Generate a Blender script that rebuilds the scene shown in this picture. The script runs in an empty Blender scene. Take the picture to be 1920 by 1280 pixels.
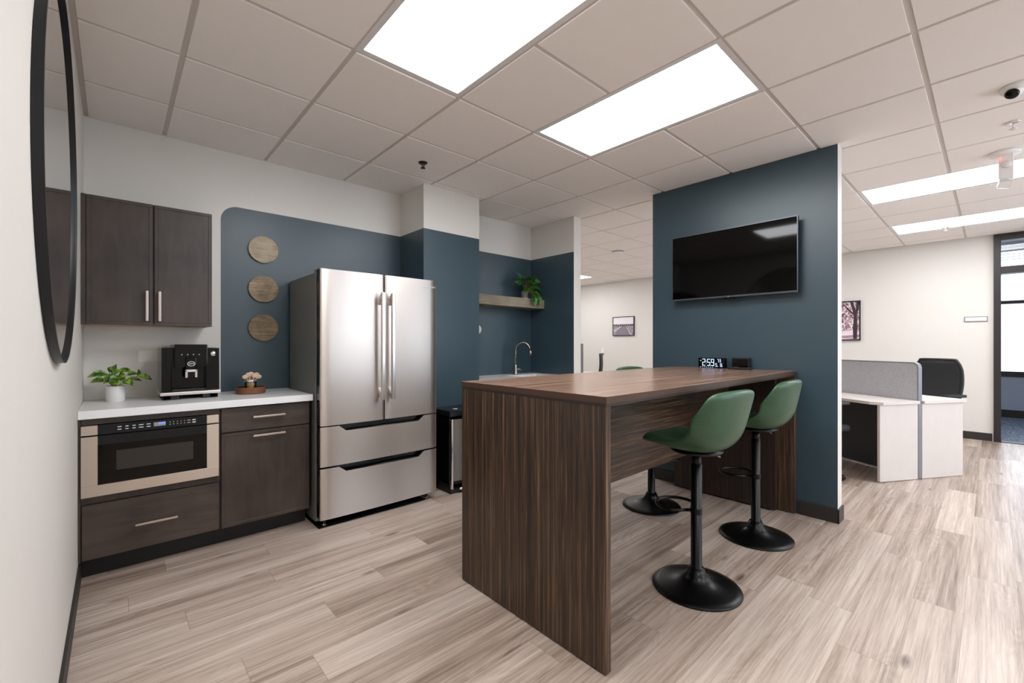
import bpy, bmesh, math, random
from mathutils import Vector, Matrix
random.seed(7)
PI = math.pi
S = bpy.context.scene
COL = S.collection

# ------------------------------------------------------------------ camera, world, exposure
cam_d = bpy.data.cameras.new('camera')
cam_d.lens = 15.35
cam_d.sensor_width = 36
cam_d.shift_y = 4 / 1920
cam_d.clip_start = 0.02
cam_d.clip_end = 100
cam = bpy.data.objects.new('camera', cam_d)
cam.location = (0, 0, 1.27)
cam.rotation_euler = (PI / 2, 0, -(PI / 2 - .8330))
COL.objects.link(cam)
S.camera = cam

S.view_settings.view_transform = 'Standard'
S.view_settings.look = 'None'
S.view_settings.gamma = 1
S.view_settings.use_curve_mapping = False
S.view_settings.exposure = 1.2
LIGHT = 7.0          # emission of the ceiling light diffusers

w = bpy.data.worlds.new('world')
S.world = w
w.use_nodes = True
w.node_tree.nodes['Background'].inputs[0].default_value = (.78, .88, 1, 1)
w.node_tree.nodes['Background'].inputs[1].default_value = 2.2

CZ = 2.69            # ceiling height
GX, GY, G = 1.467, 2.069, .61   # ceiling grid


# ------------------------------------------------------------------ materials
def srgb(r, g, b):
    f = lambda v: (v / 255 / 12.92) if v / 255 <= .04045 else ((v / 255 + .055) / 1.055) ** 2.4
    return (f(r), f(g), f(b), 1)


class NT:
    def __init__(s, name):
        s.m = bpy.data.materials.new(name)
        s.m.use_nodes = True
        s.t = s.m.node_tree
        s.b = s.t.nodes['Principled BSDF']
        s.out = s.t.nodes['Material Output']

    def n(s, kind, **kw):
        nd = s.t.nodes.new(kind)
        for k, v in kw.items():
            setattr(nd, k, v)
        return nd

    def l(s, a, b):
        s.t.links.new(a, b)

    def val(s, sock, v):
        if hasattr(v, 'links') or isinstance(v, bpy.types.NodeSocket):
            s.l(v, sock)
        else:
            sock.default_value = v

    def math(s, op, a, b=0.0, c=0.0):
        nd = s.n('ShaderNodeMath', operation=op)
        s.val(nd.inputs[0], a)
        s.val(nd.inputs[1], b)
        s.val(nd.inputs[2], c)
        return nd.outputs[0]

    def mix(s, f, a, b, blend='MIX'):
        nd = s.n('ShaderNodeMix', data_type='RGBA', blend_type=blend)
        s.val(nd.inputs[0], f)
        s.val(nd.inputs[6], a)
        s.val(nd.inputs[7], b)
        return nd.outputs[2]

    def coord(s):
        return s.n('ShaderNodeTexCoord').outputs['Object']

    def mapping(s, v, scale=(1, 1, 1), loc=(0, 0, 0), rot=(0, 0, 0)):
        nd = s.n('ShaderNodeMapping')
        s.l(v, nd.inputs[0])
        nd.inputs['Scale'].default_value = scale
        nd.inputs['Location'].default_value = loc
        nd.inputs['Rotation'].default_value = rot
        return nd.outputs[0]

    def noise(s, v, scale=5, detail=3, rough=.5, dist=0):
        nd = s.n('ShaderNodeTexNoise')
        s.l(v, nd.inputs['Vector'])
        nd.inputs['Scale'].default_value = scale
        nd.inputs['Detail'].default_value = detail
        nd.inputs['Roughness'].default_value = rough
        nd.inputs['Distortion'].default_value = dist
        return nd.outputs[0]

    def ramp(s, f, stops):
        nd = s.n('ShaderNodeValToRGB')
        e = nd.color_ramp.elements
        e[0].position, e[0].color = stops[0]
        e[1].position, e[1].color = stops[-1]
        for p, c in stops[1:-1]:
            x = e.new(p)
            x.color = c
        s.l(f, nd.inputs[0])
        return nd.outputs[0]

    def bump(s, h, strength=.1, dist=.01):
        nd = s.n('ShaderNodeBump')
        nd.inputs['Strength'].default_value = strength
        nd.inputs['Distance'].default_value = dist
        s.l(h, nd.inputs['Height'])
        s.l(nd.outputs[0], s.b.inputs['Normal'])

    def set(s, **kw):
        for k, v in kw.items():
            s.val(s.b.inputs[k.replace('_', ' ')], v)
        return s


def plain(name, col, rough=.5, metal=0, bump=0, bscale=200, var=.04, **kw):
    """a simple surface with a light procedural mottling of its colour"""
    t = NT(name)
    co = t.coord()
    nz = t.noise(co, 9, 3)
    c = t.mix(nz, tuple(v * (1 - var) for v in col[:3]) + (1,), tuple(min(1, v * (1 + var)) for v in col[:3]) + (1,))
    t.set(Base_Color=c, Roughness=rough, Metallic=metal, **kw)
    if bump:
        t.bump(t.noise(co, bscale, 2), bump, .001)
    return t.m


def emit(name, col, strength):
    t = NT(name)
    t.set(Base_Color=(0.02, 0.02, 0.02, 1), Emission_Color=col, Emission_Strength=strength, Roughness=.4)
    return t.m


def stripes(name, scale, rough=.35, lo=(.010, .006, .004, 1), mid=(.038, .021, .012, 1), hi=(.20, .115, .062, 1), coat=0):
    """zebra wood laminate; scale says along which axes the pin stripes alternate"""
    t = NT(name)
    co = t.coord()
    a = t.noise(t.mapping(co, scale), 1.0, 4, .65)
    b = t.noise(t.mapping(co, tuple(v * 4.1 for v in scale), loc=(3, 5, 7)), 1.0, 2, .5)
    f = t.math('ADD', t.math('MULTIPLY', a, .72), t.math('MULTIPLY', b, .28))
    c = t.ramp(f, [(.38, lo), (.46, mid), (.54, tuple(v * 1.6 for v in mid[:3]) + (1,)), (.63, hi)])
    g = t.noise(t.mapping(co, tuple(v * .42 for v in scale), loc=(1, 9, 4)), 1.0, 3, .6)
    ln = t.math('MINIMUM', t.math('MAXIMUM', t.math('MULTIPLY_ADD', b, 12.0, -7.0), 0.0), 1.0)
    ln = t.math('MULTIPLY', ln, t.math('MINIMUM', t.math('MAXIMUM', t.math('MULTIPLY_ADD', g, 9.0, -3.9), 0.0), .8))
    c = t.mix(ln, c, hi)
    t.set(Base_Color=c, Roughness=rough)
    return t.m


def stained(name, lo, hi, sc=(3, 3, 14), rough=.42):
    t = NT(name)
    co = t.coord()
    a = t.noise(t.mapping(co, sc), 1.3, 5, .6, .6)
    b = t.noise(co, 3.2, 3, .5)
    f = t.math('ADD', t.math('MULTIPLY', a, .45), t.math('MULTIPLY', b, .55))
    c = t.ramp(f, [(.32, lo), (.7, hi)])
    t.set(Base_Color=c, Roughness=rough)
    return t.m


M = {}
M['wall'] = plain('warm_white_paint', srgb(221, 217, 211), .6, bump=.03, var=.012)
NAVY = srgb(52, 72, 82)


def navy_on(t, mask):
    """wall paint: warm white, navy where mask is 1, in slightly patchy matt paint"""
    co = t.coord()
    nz = t.noise(co, 3, 4, .6)
    n1 = t.mix(nz, tuple(v * .93 for v in NAVY[:3]) + (1,), tuple(v * 1.07 for v in NAVY[:3]) + (1,))
    c = t.mix(mask, srgb(221, 217, 211), n1) if mask is not None else n1
    t.set(Base_Color=c, Roughness=.36, Specular_IOR_Level=.6)
    t.bump(t.noise(t.mapping(co, (30, 30, 60)), 3, 3), .05, .002)
    return t.m


M['navy'] = navy_on(NT('navy_paint'), None)
t = NT('navy_band_paint')          # navy up to 2.29 m
sx = t.n('ShaderNodeSeparateXYZ')
t.l(t.coord(), sx.inputs[0])
M['navy_band'] = navy_on(t, t.math('LESS_THAN', sx.outputs[2], 2.29))
t = NT('navy_field_paint')         # navy field with a rounded corner on the back wall
sx = t.n('ShaderNodeSeparateXYZ')
t.l(t.coord(), sx.inputs[0])
R_ = .11
dx = t.math('MAXIMUM', t.math('SUBTRACT', .572 + R_, sx.outputs[0]), 0)
dz = t.math('MAXIMUM', t.math('SUBTRACT', sx.outputs[2], 2.29 - R_), 0)
rr = t.math('ADD', t.math('MULTIPLY', dx, dx), t.math('MULTIPLY', dz, dz))
M['navy_field'] = navy_on(t, t.math('LESS_THAN', rr, R_ * R_))

# floor: oak look planks running along X
t = NT('oak_plank_floor')
sx = t.n('ShaderNodeSeparateXYZ')
t.l(t.coord(), sx.inputs[0])
X_, Y_ = sx.outputs[0], sx.outputs[1]
PW, PL = .1775, 1.22
v = t.math('DIVIDE', t.math('SUBTRACT', Y_, .09), PW)
row = t.math('FLOOR', v)
wn = t.n('ShaderNodeTexWhiteNoise', noise_dimensions='1D')
t.l(row, wn.inputs['W'])
u = t.math('ADD', t.math('DIVIDE', X_, PL), wn.outputs[0])
idx = t.math('FLOOR', u)
wn2 = t.n('ShaderNodeTexWhiteNoise', noise_dimensions='2D')
cb = t.n('ShaderNodeCombineXYZ')
t.l(row, cb.inputs[0]); t.l(idx, cb.inputs[1])
t.l(cb.outputs[0], wn2.inputs['Vector'])
rnd = wn2.outputs[0]
cg = t.n('ShaderNodeCombineXYZ')
t.l(t.math('ADD', X_, t.math('MULTIPLY', rnd, 37.0)), cg.inputs[0])
t.l(Y_, cg.inputs[1])
t.l(t.math('MULTIPLY', rnd, 11.0), cg.inputs[2])
gco = cg.outputs[0]
fine = t.noise(t.mapping(gco, (2.2, 75, 1)), 1.0, 5, .72)
streak = t.noise(t.mapping(gco, (.5, 17, 1)), 1.0, 3, .55)
fig = t.noise(t.mapping(gco, (1.1, 5.5, 1)), 1.0, 2.5, .45, .2)
rings = t.math('SINE', t.math('MULTIPLY', fig, 150.0))
rings = t.math('MULTIPLY_ADD', rings, .5, .5)
ringmask = t.noise(t.mapping(gco, (.9, 5, 1), loc=(9, 4, 2)), 1.0, 1)
rings = t.math('MULTIPLY', rings, t.math('MAXIMUM', t.math('MULTIPLY_ADD', ringmask, 4.0, -1.9), 0.0))
f = t.math('ADD', t.math('MULTIPLY', fine, .56), t.math('MULTIPLY', streak, .44))
f = t.math('SUBTRACT', f, t.math('MULTIPLY', rings, .06))
f = t.math('ADD', f, t.math('MULTIPLY_ADD', rnd, .15, -.05))
col = t.ramp(f, [(.32, srgb(112, 94, 82)), (.43, srgb(152, 133, 120)), (.53, srgb(177, 159, 146)), (.68, srgb(206, 191, 179))])
vor = t.n('ShaderNodeTexVoronoi')
t.l(t.mapping(gco, (.9, 3.0, 1)), vor.inputs['Vector'])
vor.inputs['Scale'].default_value = 2.1
kn = t.math('SUBTRACT', 1.0, t.math('MULTIPLY', vor.outputs['Distance'], 7.5))
kn = t.math('MAXIMUM', kn, 0.0)
kn = t.math('MULTIPLY', kn, t.math('MAXIMUM', t.math('MULTIPLY_ADD', fine, 6.0, -1.9), 0.0))
pick = t.n('ShaderNodeSeparateXYZ')
t.l(vor.outputs['Color'], pick.inputs[0])
kn = t.math('MULTIPLY', kn, t.math('GREATER_THAN', pick.outputs[0], .3))
col = t.mix(t.math('MINIMUM', kn, .85), col, srgb(80, 58, 46))
fv = t.math('FRACT', v)
fu = t.math('FRACT', u)
ev = t.math('MINIMUM', fv, t.math('SUBTRACT', 1.0, fv))
eu = t.math('MINIMUM', fu, t.math('SUBTRACT', 1.0, fu))
seam = t.math('MAXIMUM', t.math('LESS_THAN', ev, .006), t.math('LESS_THAN', eu, .0011))
col = t.mix(t.math('MULTIPLY', seam, .45), col, srgb(105, 88, 76))
t.set(Base_Color=col, Roughness=t.math('MULTIPLY_ADD', fine, .14, .26))
t.b.inputs['Specular IOR Level'].default_value = .42
t.bump(f, .05, .002)
M['floor'] = t.m

M['tile'] = plain('ceiling_tile', srgb(242, 237, 232), .85, bump=.05, bscale=260, var=.015)
M['grid'] = plain('ceiling_grid_metal', srgb(206, 199, 193), .5, var=.01)
M['troffer'] = plain('white_enamel', srgb(222, 220, 220), .4, var=.01)
M['diffuser'] = emit('light_diffuser', (.965, .98, 1.0, 1), LIGHT)
M['base'] = plain('dark_vinyl_base', srgb(46, 41, 38), .5)
M['cab'] = stained('dark_stained_wood', srgb(40, 33, 29), srgb(78, 66, 59), (14, 3, 3))
M['cab_v'] = stained('dark_stained_wood_upright', srgb(42, 34, 30), srgb(76, 64, 58), (16, 3, 2.4))
M['cab_h'] = stained('dark_stained_wood_flat', srgb(38, 31, 27), srgb(86, 73, 65), (2.2, 3, 18))
M['toe'] = plain('black_kickboard', srgb(13, 11, 10), .5)
M['cab_in'] = plain('maple_underside', srgb(205, 160, 118), .5)
M['quartz'] = plain('white_quartz', srgb(236, 236, 236), .25, var=.03)
M['nickel'] = plain('brushed_nickel', srgb(205, 192, 184), .28, 1)


def steel(name, col, rough=.26, ani=.6, sc=(2, 2, 900)):
    t = NT(name)
    co = t.coord()
    nz = t.noise(t.mapping(co, sc), 1, 2, .5)
    t.set(Base_Color=t.mix(nz, tuple(v * .94 for v in col[:3]) + (1,), col), Metallic=1,
          Roughness=t.math('MULTIPLY_ADD', nz, .08, rough), Anisotropic=ani)
    tg = t.n('ShaderNodeTangent', direction_type='RADIAL', axis='Z')
    t.l(tg.outputs[0], t.b.inputs['Tangent'])
    t.b.inputs['Anisotropic Rotation'].default_value = .25
    return t.m


M['steel'] = steel('brushed_stainless', srgb(194, 185, 178), .3, .8)
M['steel_mw'] = steel('warm_brushed_stainless', srgb(214, 202, 190), .3)
M['fridge_side'] = plain('grey_painted_steel', srgb(124, 124, 120), .38, .3)
M['handle_steel'] = plain('satin_handle_metal', srgb(222, 216, 212), .3, .9)
M['blk_gloss'] = plain('gloss_black', srgb(4, 4, 5), .08, Specular_IOR_Level=.3)
M['blk_glass'] = plain('black_glass', srgb(3, 3, 3), .05, Specular_IOR_Level=.28)
M['blk_matte'] = plain('matt_black', srgb(9, 9, 10), .5)
M['blk_satin'] = plain('satin_black_metal', srgb(4, 4, 5), .32, 0, Specular_IOR_Level=.3)
M['dark_plastic'] = plain('dark_plastic', srgb(24, 24, 25), .5)
M['panel_dark'] = plain('charcoal_glass', srgb(24, 26, 28), .15, Specular_IOR_Level=.3)
M['window_mw'] = plain('smoked_window', srgb(42, 40, 37), .12)
M['white_print'] = plain('white_print', srgb(225, 228, 232), .4, Emission_Color=srgb(225, 228, 232), Emission_Strength=.0)
M['lcd'] = emit('blue_display', srgb(110, 155, 255), .45)
M['lcd_grey'] = plain('display_window', srgb(150, 148, 146), .3)
M['led'] = emit('white_led', srgb(190, 215, 255), .75)
M['red_led'] = emit('red_led', (1, .05, .02, 1), 4.0)
M['chrome'] = plain('chrome', srgb(225, 222, 220), .12, 1)
M['dark_metal'] = plain('dark_metal', srgb(40, 36, 34), .3, .5)
M['faucet'] = plain('brushed_bronze_nickel', srgb(170, 158, 148), .25, 1)
M['white_plastic'] = plain('white_plastic', srgb(235, 233, 230), .4)
M['ceramic'] = plain('white_ceramic', srgb(232, 230, 228), .35)
M['grey_ceramic'] = plain('grey_stone_pot', srgb(138, 124, 126), .7)
M['soil'] = plain('potting_soil', srgb(52, 40, 32), .95, var=.3)
M['stem'] = plain('plant_stem', srgb(120, 110, 62), .6)
M['walnut'] = stained('tray_walnut', srgb(92, 56, 36), srgb(140, 92, 62), (4, 4, 30))
M['lightwood'] = stained('birch_wood', srgb(205, 170, 138), srgb(238, 212, 184), (4, 4, 20))
M['amber'] = plain('amber_filling', srgb(205, 150, 88), .5, var=.2)
M['grey_fabric'] = NT('grey_felt')
t = M['grey_fabric']
nz = t.noise(t.mapping(t.coord(), (120, 120, 200)), 1, 3, .7)
t.set(Base_Color=t.ramp(nz, [(.3, srgb(158, 156, 160)), (.7, srgb(200, 198, 202))]), Roughness=.9)
M['grey_fabric'] = t.m
M['desk_white'] = plain('white_laminate', srgb(212, 204, 199), .4)
M['desk_edge'] = plain('grey_panel_trim', srgb(128, 128, 134), .4, .2)
M['zebra_side'] = stripes('zebra_laminate_upright', (50, 75, .9))
M['zebra_top_sheen'] = stripes('zebra_laminate_top_sheen', (1.1, 50, 50), .24, lo=(.085, .048, .032, 1), mid=(.165, .095, .064, 1), hi=(.33, .21, .145, 1))  # sheen on the table top is painted into these lighter stripe colours
M['zebra_apron'] = stripes('zebra_laminate_flat', (1.1, 50, 75), .3)
M['zebra_edge'] = plain('dark_laminate_edge', srgb(46, 34, 28), .4)
M['weathered'] = stained('weathered_wood', srgb(104, 92, 78), srgb(164, 150, 132), (3, 6, 40), .6)

t = NT('green_leather')
co = t.coord()
nz = t.noise(co, 14, 3)
t.set(Base_Color=t.mix(nz, srgb(46, 76, 54), srgb(56, 90, 65)), Roughness=.36)
t.bump(t.noise(t.mapping(co, (8, 8, 60)), 2.2, 2, .4, .4), .22, .004)
M['green'] = t.m


def disc_mat(name, rot, lo, hi):
    t = NT(name)
    co = t.coord()
    a = t.noise(t.mapping(co, (4, 1, 55), rot=(0, rot, 0)), 1.0, 5, .7, .3)
    b = t.noise(t.mapping(co, (1, 1, 1), loc=(rot * 3, 0, 0)), 14, 4, .6)
    t.set(Base_Color=t.ramp(t.math('ADD', t.math('MULTIPLY', a, .6), t.math('MULTIPLY', b, .4)), [(.34, lo), (.62, hi)]), Roughness=.55)
    return t.m


M['disc1'] = disc_mat('pale_weathered_disc', .3, srgb(132, 114, 92), srgb(190, 172, 148))
M['disc2'] = disc_mat('streaked_weathered_disc', -.2, srgb(82, 68, 52), srgb(168, 146, 116))
M['disc3'] = disc_mat('brown_weathered_disc', .8, srgb(78, 65, 50), srgb(148, 126, 98))


def leaf_mat(name, dark, light, sc):
    t = NT(name)
    co = t.coord()
    nz = t.noise(co, sc, 3, .6, .6)
    t.set(Base_Color=t.ramp(nz, [(.42, dark), (.58, light)]), Roughness=.38)
    return t.m


M['leaf'] = leaf_mat('variegated_leaf', srgb(22, 68, 20), srgb(130, 165, 45), 38)
M['leaf_dark'] = leaf_mat('dark_patterned_leaf', srgb(12, 44, 14), srgb(70, 140, 40), 55)


def glass_mat(name, tint, gl=.9):
    t = NT(name)
    tr = t.n('ShaderNodeBsdfTransparent')
    tr.inputs[0].default_value = tint
    g = t.n('ShaderNodeBsdfGlossy')
    g.inputs['Roughness'].default_value = .02
    fr = t.n('ShaderNodeFresnel')
    fr.inputs[0].default_value = 1.45
    mx = t.n('ShaderNodeMixShader')
    t.l(t.math('MULTIPLY', fr.outputs[0], gl), mx.inputs[0])
    t.l(tr.outputs[0], mx.inputs[1])
    t.l(g.outputs[0], mx.inputs[2])
    t.l(mx.outputs[0], t.out.inputs[0])
    return t.m


M['glass'] = glass_mat('clear_glass', (.96, .97, .98, 1))
M['mirror'] = plain('mirror_silver', (.93, .93, .93, 1), .01, 1, var=0)
M['frame_black'] = plain('black_metal_frame', srgb(24, 25, 28), .38, .3)
M['door_frame'] = plain('dark_bronze_frame', srgb(50, 46, 47), .4, .3)
M['office_wall'] = plain('grey_blue_office_paint', srgb(176, 184, 200), .6)
t = NT('patterned_carpet')
t.set(Base_Color=t.ramp(t.noise(t.coord(), 26, 4, .7, 1.2), [(.4, srgb(70, 80, 98)), (.62, srgb(150, 162, 182))]), Roughness=.95)
M['carpet'] = t.m
t = NT('pale_brick')
bk = t.n('ShaderNodeTexBrick')
t.l(t.mapping(t.coord(), (1, 1, 1), rot=(PI / 2, 0, PI / 2)), bk.inputs['Vector'])
bk.inputs['Scale'].default_value = 3
bk.inputs['Color1'].default_value = srgb(232, 224, 218)
bk.inputs['Color2'].default_value = srgb(222, 214, 210)
bk.inputs['Mortar'].default_value = srgb(205, 198, 196)
bk.inputs['Mortar Size'].default_value = .03
t.set(Base_Color=bk.outputs[0], Roughness=.9)
M['brick'] = t.m
M['pavement'] = plain('pale_pavement', srgb(205, 205, 205), .9)
M['blind'] = plain('blind_slat', srgb(200, 204, 212), .6)
t = NT('black_mesh_fabric')
wv = t.n('ShaderNodeTexWave', wave_type='BANDS', bands_direction='Z')
t.l(t.coord(), wv.inputs['Vector'])
wv.inputs['Scale'].default_value = 60
t.set(Base_Color=t.mix(wv.outputs[1], srgb(16, 16, 17), srgb(50, 51, 54)), Roughness=.7)
M['mesh'] = t.m


# ------------------------------------------------------------------ mesh building
class MB:
    """collects shapes for ONE mesh object; o is the origin that is subtracted"""
    def __init__(s, o=(0, 0, 0)):
        s.bm = bmesh.new()
        s.o = Vector(o)

    def _merge(s, b, mi, smooth, mat=None):
        for f in b.faces:
            f.material_index = mi
            f.smooth = smooth
        if mat is not None:
            b.transform(mat)
        me = bpy.data.meshes.new('tmp')
        b.to_mesh(me)
        b.free()
        s.bm.from_mesh(me)
        bpy.data.meshes.remove(me)
        return s

    def box(s, x0, x1, y0, y1, z0, z1, bev=0, mi=0, seg=2, mat=None):
        b = bmesh.new()
        bmesh.ops.create_cube(b, size=1)
        for v in b.verts:
            v.co = Vector(((x0 + x1) / 2 + v.co.x * (x1 - x0), (y0 + y1) / 2 + v.co.y * (y1 - y0), (z0 + z1) / 2 + v.co.z * (z1 - z0)))
        if bev:
            bmesh.ops.bevel(b, geom=list(b.edges), offset=bev, segments=seg, affect='EDGES', profile=.6)
        return s._merge(b, mi, False, mat)

    def lathe(s, prof, c=(0, 0, 0), n=40, mi=0, smooth=True, mat=None, cap=True):
        """prof: list of (radius, z); axis Z through c"""
        b = bmesh.new()
        rings = []
        for r, z in prof:
            if r < 1e-5:
                rings.append([b.verts.new((c[0], c[1], c[2] + z))])
            else:
                rings.append([b.verts.new((c[0] + r * math.cos(2 * PI * k / n), c[1] + r * math.sin(2 * PI * k / n), c[2] + z)) for k in range(n)])
        for a, d in zip(rings, rings[1:]):
            for k in range(n):
                k2 = (k + 1) % n
                if len(a) == 1 and len(d) == 1:
                    continue
                if len(a) == 1:
                    b.faces.new((a[0], d[k2], d[k]))
                elif len(d) == 1:
                    b.faces.new((a[k], a[k2], d[0]))
                else:
                    b.faces.new((a[k], a[k2], d[k2], d[k]))
        if cap:
            for rg in (rings[0], rings[-1]):
                if len(rg) > 2:
                    b.faces.new(rg)
        bmesh.ops.recalc_face_normals(b, faces=b.faces)
        return s._merge(b, mi, smooth, mat)

    def tube(s, pts, r, n=12, mi=0, closed=False, mat=None):
        """round tube along pts; r a number or a list"""
        b = bmesh.new()
        P = [Vector(p) for p in pts]
        L = len(P)
        rs = r if isinstance(r, (list, tuple)) else [r] * L
        up = None
        rings = []
        for i, p in enumerate(P):
            if closed:
                d = (P[(i + 1) % L] - P[i - 1]).normalized()
            else:
                d = (P[min(i + 1, L - 1)] - P[max(i - 1, 0)]).normalized()
            if up is None:
                up = Vector((0, 0, 1)) if abs(d.z) < .9 else Vector((1, 0, 0))
            a = (up - d * up.dot(d)).normalized()
            up = a
            c = d.cross(a)
            rings.append([b.verts.new(p + (a * math.cos(2 * PI * k / n) + c * math.sin(2 * PI * k / n)) * rs[i]) for k in range(n)])
        pairs = list(zip(rings, rings[1:]))
        if closed:
            pairs.append((rings[-1], rings[0]))
        for a, d in pairs:
            for k in range(n):
                b.faces.new((a[k], a[(k + 1) % n], d[(k + 1) % n], d[k]))
        if not closed:
            b.faces.new(rings[0])
            b.faces.new(rings[-1])
        bmesh.ops.recalc_face_normals(b, faces=b.faces)
        return s._merge(b, mi, True, mat)

    def prism(s, poly, z0, z1, axis='z', bev=0, mi=0, smooth=False, mat=None):
        """poly extruded; axis z: (x,y); axis y: (x,z) between y=z0..z1; axis x: (y,z) between x=z0..z1"""
        b = bmesh.new()
        f = {'z': lambda p, q: (p[0], p[1], q), 'y': lambda p, q: (p[0], q, p[1]), 'x': lambda p, q: (q, p[0], p[1])}[axis]
        A = [b.verts.new(f(p, z0)) for p in poly]
        B = [b.verts.new(f(p, z1)) for p in poly]
        b.faces.new(A)
        b.faces.new(B)
        for i in range(len(poly)):
            j = (i + 1) % len(poly)
            b.faces.new((A[i], A[j], B[j], B[i]))
        bmesh.ops.recalc_face_normals(b, faces=b.faces)
        if bev:
            bmesh.ops.bevel(b, geom=list(b.edges), offset=bev, segments=2, affect='EDGES')
        return s._merge(b, mi, smooth, mat)

    def ball(s, c, r, sc=(1, 1, 1), mi=0, n=20):
        b = bmesh.new()
        bmesh.ops.create_uvsphere(b, u_segments=n, v_segments=n // 2, radius=r)
        for v in b.verts:
            v.co = Vector((v.co.x * sc[0] + c[0], v.co.y * sc[1] + c[1], v.co.z * sc[2] + c[2]))
        return s._merge(b, mi, True)

    def grid(s, rows, mi=0, smooth=True, closed=False):
        b = bmesh.new()
        V = [[b.verts.new(p) for p in r] for r in rows]
        for a, d in zip(V, V[1:]):
            for k in range(len(a) - 1):
                b.faces.new((a[k], a[k + 1], d[k + 1], d[k]))
        bmesh.ops.recalc_face_normals(b, faces=b.faces)
        return s._merge(b, mi, smooth)

    def build(s, name, mats, parent=None, loc=None, sharp=False):
        me = bpy.data.meshes.new(name)
        bmesh.ops.translate(s.bm, verts=s.bm.verts, vec=-s.o)
        s.bm.to_mesh(me)
        s.bm.free()
        ob = bpy.data.objects.new(name, me)
        for m in (mats if isinstance(mats, (list, tuple)) else [mats]):
            me.materials.append(M[m] if isinstance(m, str) else m)
        COL.objects.link(ob)
        if parent is not None:
            ob.parent = parent
        if loc is not None:
            ob.location = loc
        elif parent is None:
            ob.location = s.o
        if sharp:
            me.set_sharp_from_angle(angle=math.radians(40))
        return ob


def tag(o, label, cat, group=None, kind=None):
    o['label'] = label
    o['category'] = cat
    if group:
        o['group'] = group
    if kind:
        o['kind'] = kind
    return o


def thing(name, label, cat, loc=(0, 0, 0), rz=0, group=None):
    o = bpy.data.objects.new(name, None)
    o.empty_display_size = .1
    COL.objects.link(o)
    o.location = loc
    o.rotation_euler = (0, 0, rz)
    return tag(o, label, cat, group)


def struct(ob):
    ob['kind'] = 'structure'
    return ob


def text_mesh(name, txt, size, mat, parent, mtx, depth=.0004, align='CENTER'):
    cu = bpy.data.curves.new('t', 'FONT')
    cu.body = txt
    cu.size = size
    cu.extrude = depth
    cu.align_x = align
    tmp = bpy.data.objects.new('t', cu)
    COL.objects.link(tmp)
    dg = bpy.context.evaluated_depsgraph_get()
    me = bpy.data.meshes.new_from_object(tmp.evaluated_get(dg))
    bpy.data.objects.remove(tmp)
    bpy.data.curves.remove(cu)
    me.transform(mtx)
    me.name = name
    me.materials.clear()
    me.materials.append(M[mat])
    ob = bpy.data.objects.new(name, me)
    COL.objects.link(ob)
    ob.parent = parent
    return ob


def copy_tree(o, parent=None):
    c = o.copy()
    COL.objects.link(c)
    if parent:
        c.parent = parent
    for ch in list(o.children):
        copy_tree(ch, c)
    return c


FACE_Y = Matrix.Rotation(PI / 2, 4, 'X')                                 # text that faces -Y
FACE_X = Matrix.Rotation(-PI / 2, 4, 'Z') @ Matrix.Rotation(PI / 2, 4, 'X')    # text that faces -X


def T(x, y, z):
    return Matrix.Translation((x, y, z))


# ------------------------------------------------------------------ the setting
XL, XF, YB, YN, YE = -.145, 8.45, 3.80, -3.0, 8.0
XO = 11.4            # outer wall of the office behind the door
struct(MB().box(XL - .12, XF + .06, YN - .12, YE + .12, -.08, 0).build('floor', 'floor'))
c_ = MB()
c_.box(XF + .06, XO + .1, -3.12, 2.0, -.08, .0)
struct(c_.build('floor_office', 'carpet'))

LIGHTS = [(-1, -2, 'largest-looking ceiling light panel, above the refrigerator side, cut by the top of the photo'),
          (1, -2, 'bright ceiling light panel directly above the bar table, next to the navy television wall'),
          (6, -4, 'long ceiling light panel just right of the navy partition, behind the hanging detector'),
          (9, -4, 'farthest right ceiling light panel, over the office desks near the dark door frame'),
          (9, 6, 'small glimpse of a ceiling light beside the white wall edge, over the far desks'),
          (-1, -6, 'added unseen ceiling light panel behind the camera, near the mirror wall'),  # out of view, added to brighten the left wall side
          (2, -7, 'added unseen ceiling light panel behind the camera, over the open walkway'),  # out of view, added as fill light
          (6, -8, 'added unseen ceiling light panel over the open office at the right, near the front wall'),  # out of view, added to raise the overall brightness
          (9, -8, 'added unseen ceiling light panel over the office corner right of the door'),  # likewise an unseen panel added for brightness
          (5, 4, 'ceiling light panel in the passage behind the navy television wall'),
          (9, 1, 'ceiling light panel over the far desks behind the television wall')]
used = set()
for i, j, _ in LIGHTS:
    used.add((i, j)); used.add((i, j + 1))
tl = MB()
for i in range(-3, 12):
    for j in range(-9, 11):
        if (i, j) in used:
            continue
        x0, x1 = GX + G * i + .012, GX + G * (i + 1) - .012
        y0, y1 = GY + G * j + .012, GY + G * (j + 1) - .012
        x0, x1, y0, y1 = max(x0, XL + .022), min(x1, XF - .022), max(y0, YN + .022), min(y1, YE - .022)
        if x1 - x0 < .03 or y1 - y0 < .03:
            continue
        if y0 > YB and x1 < 3.9:
            continue
        tl.box(x0, x1, y0, y1, CZ - .007, CZ + .012, .0015, seg=1)
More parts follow.
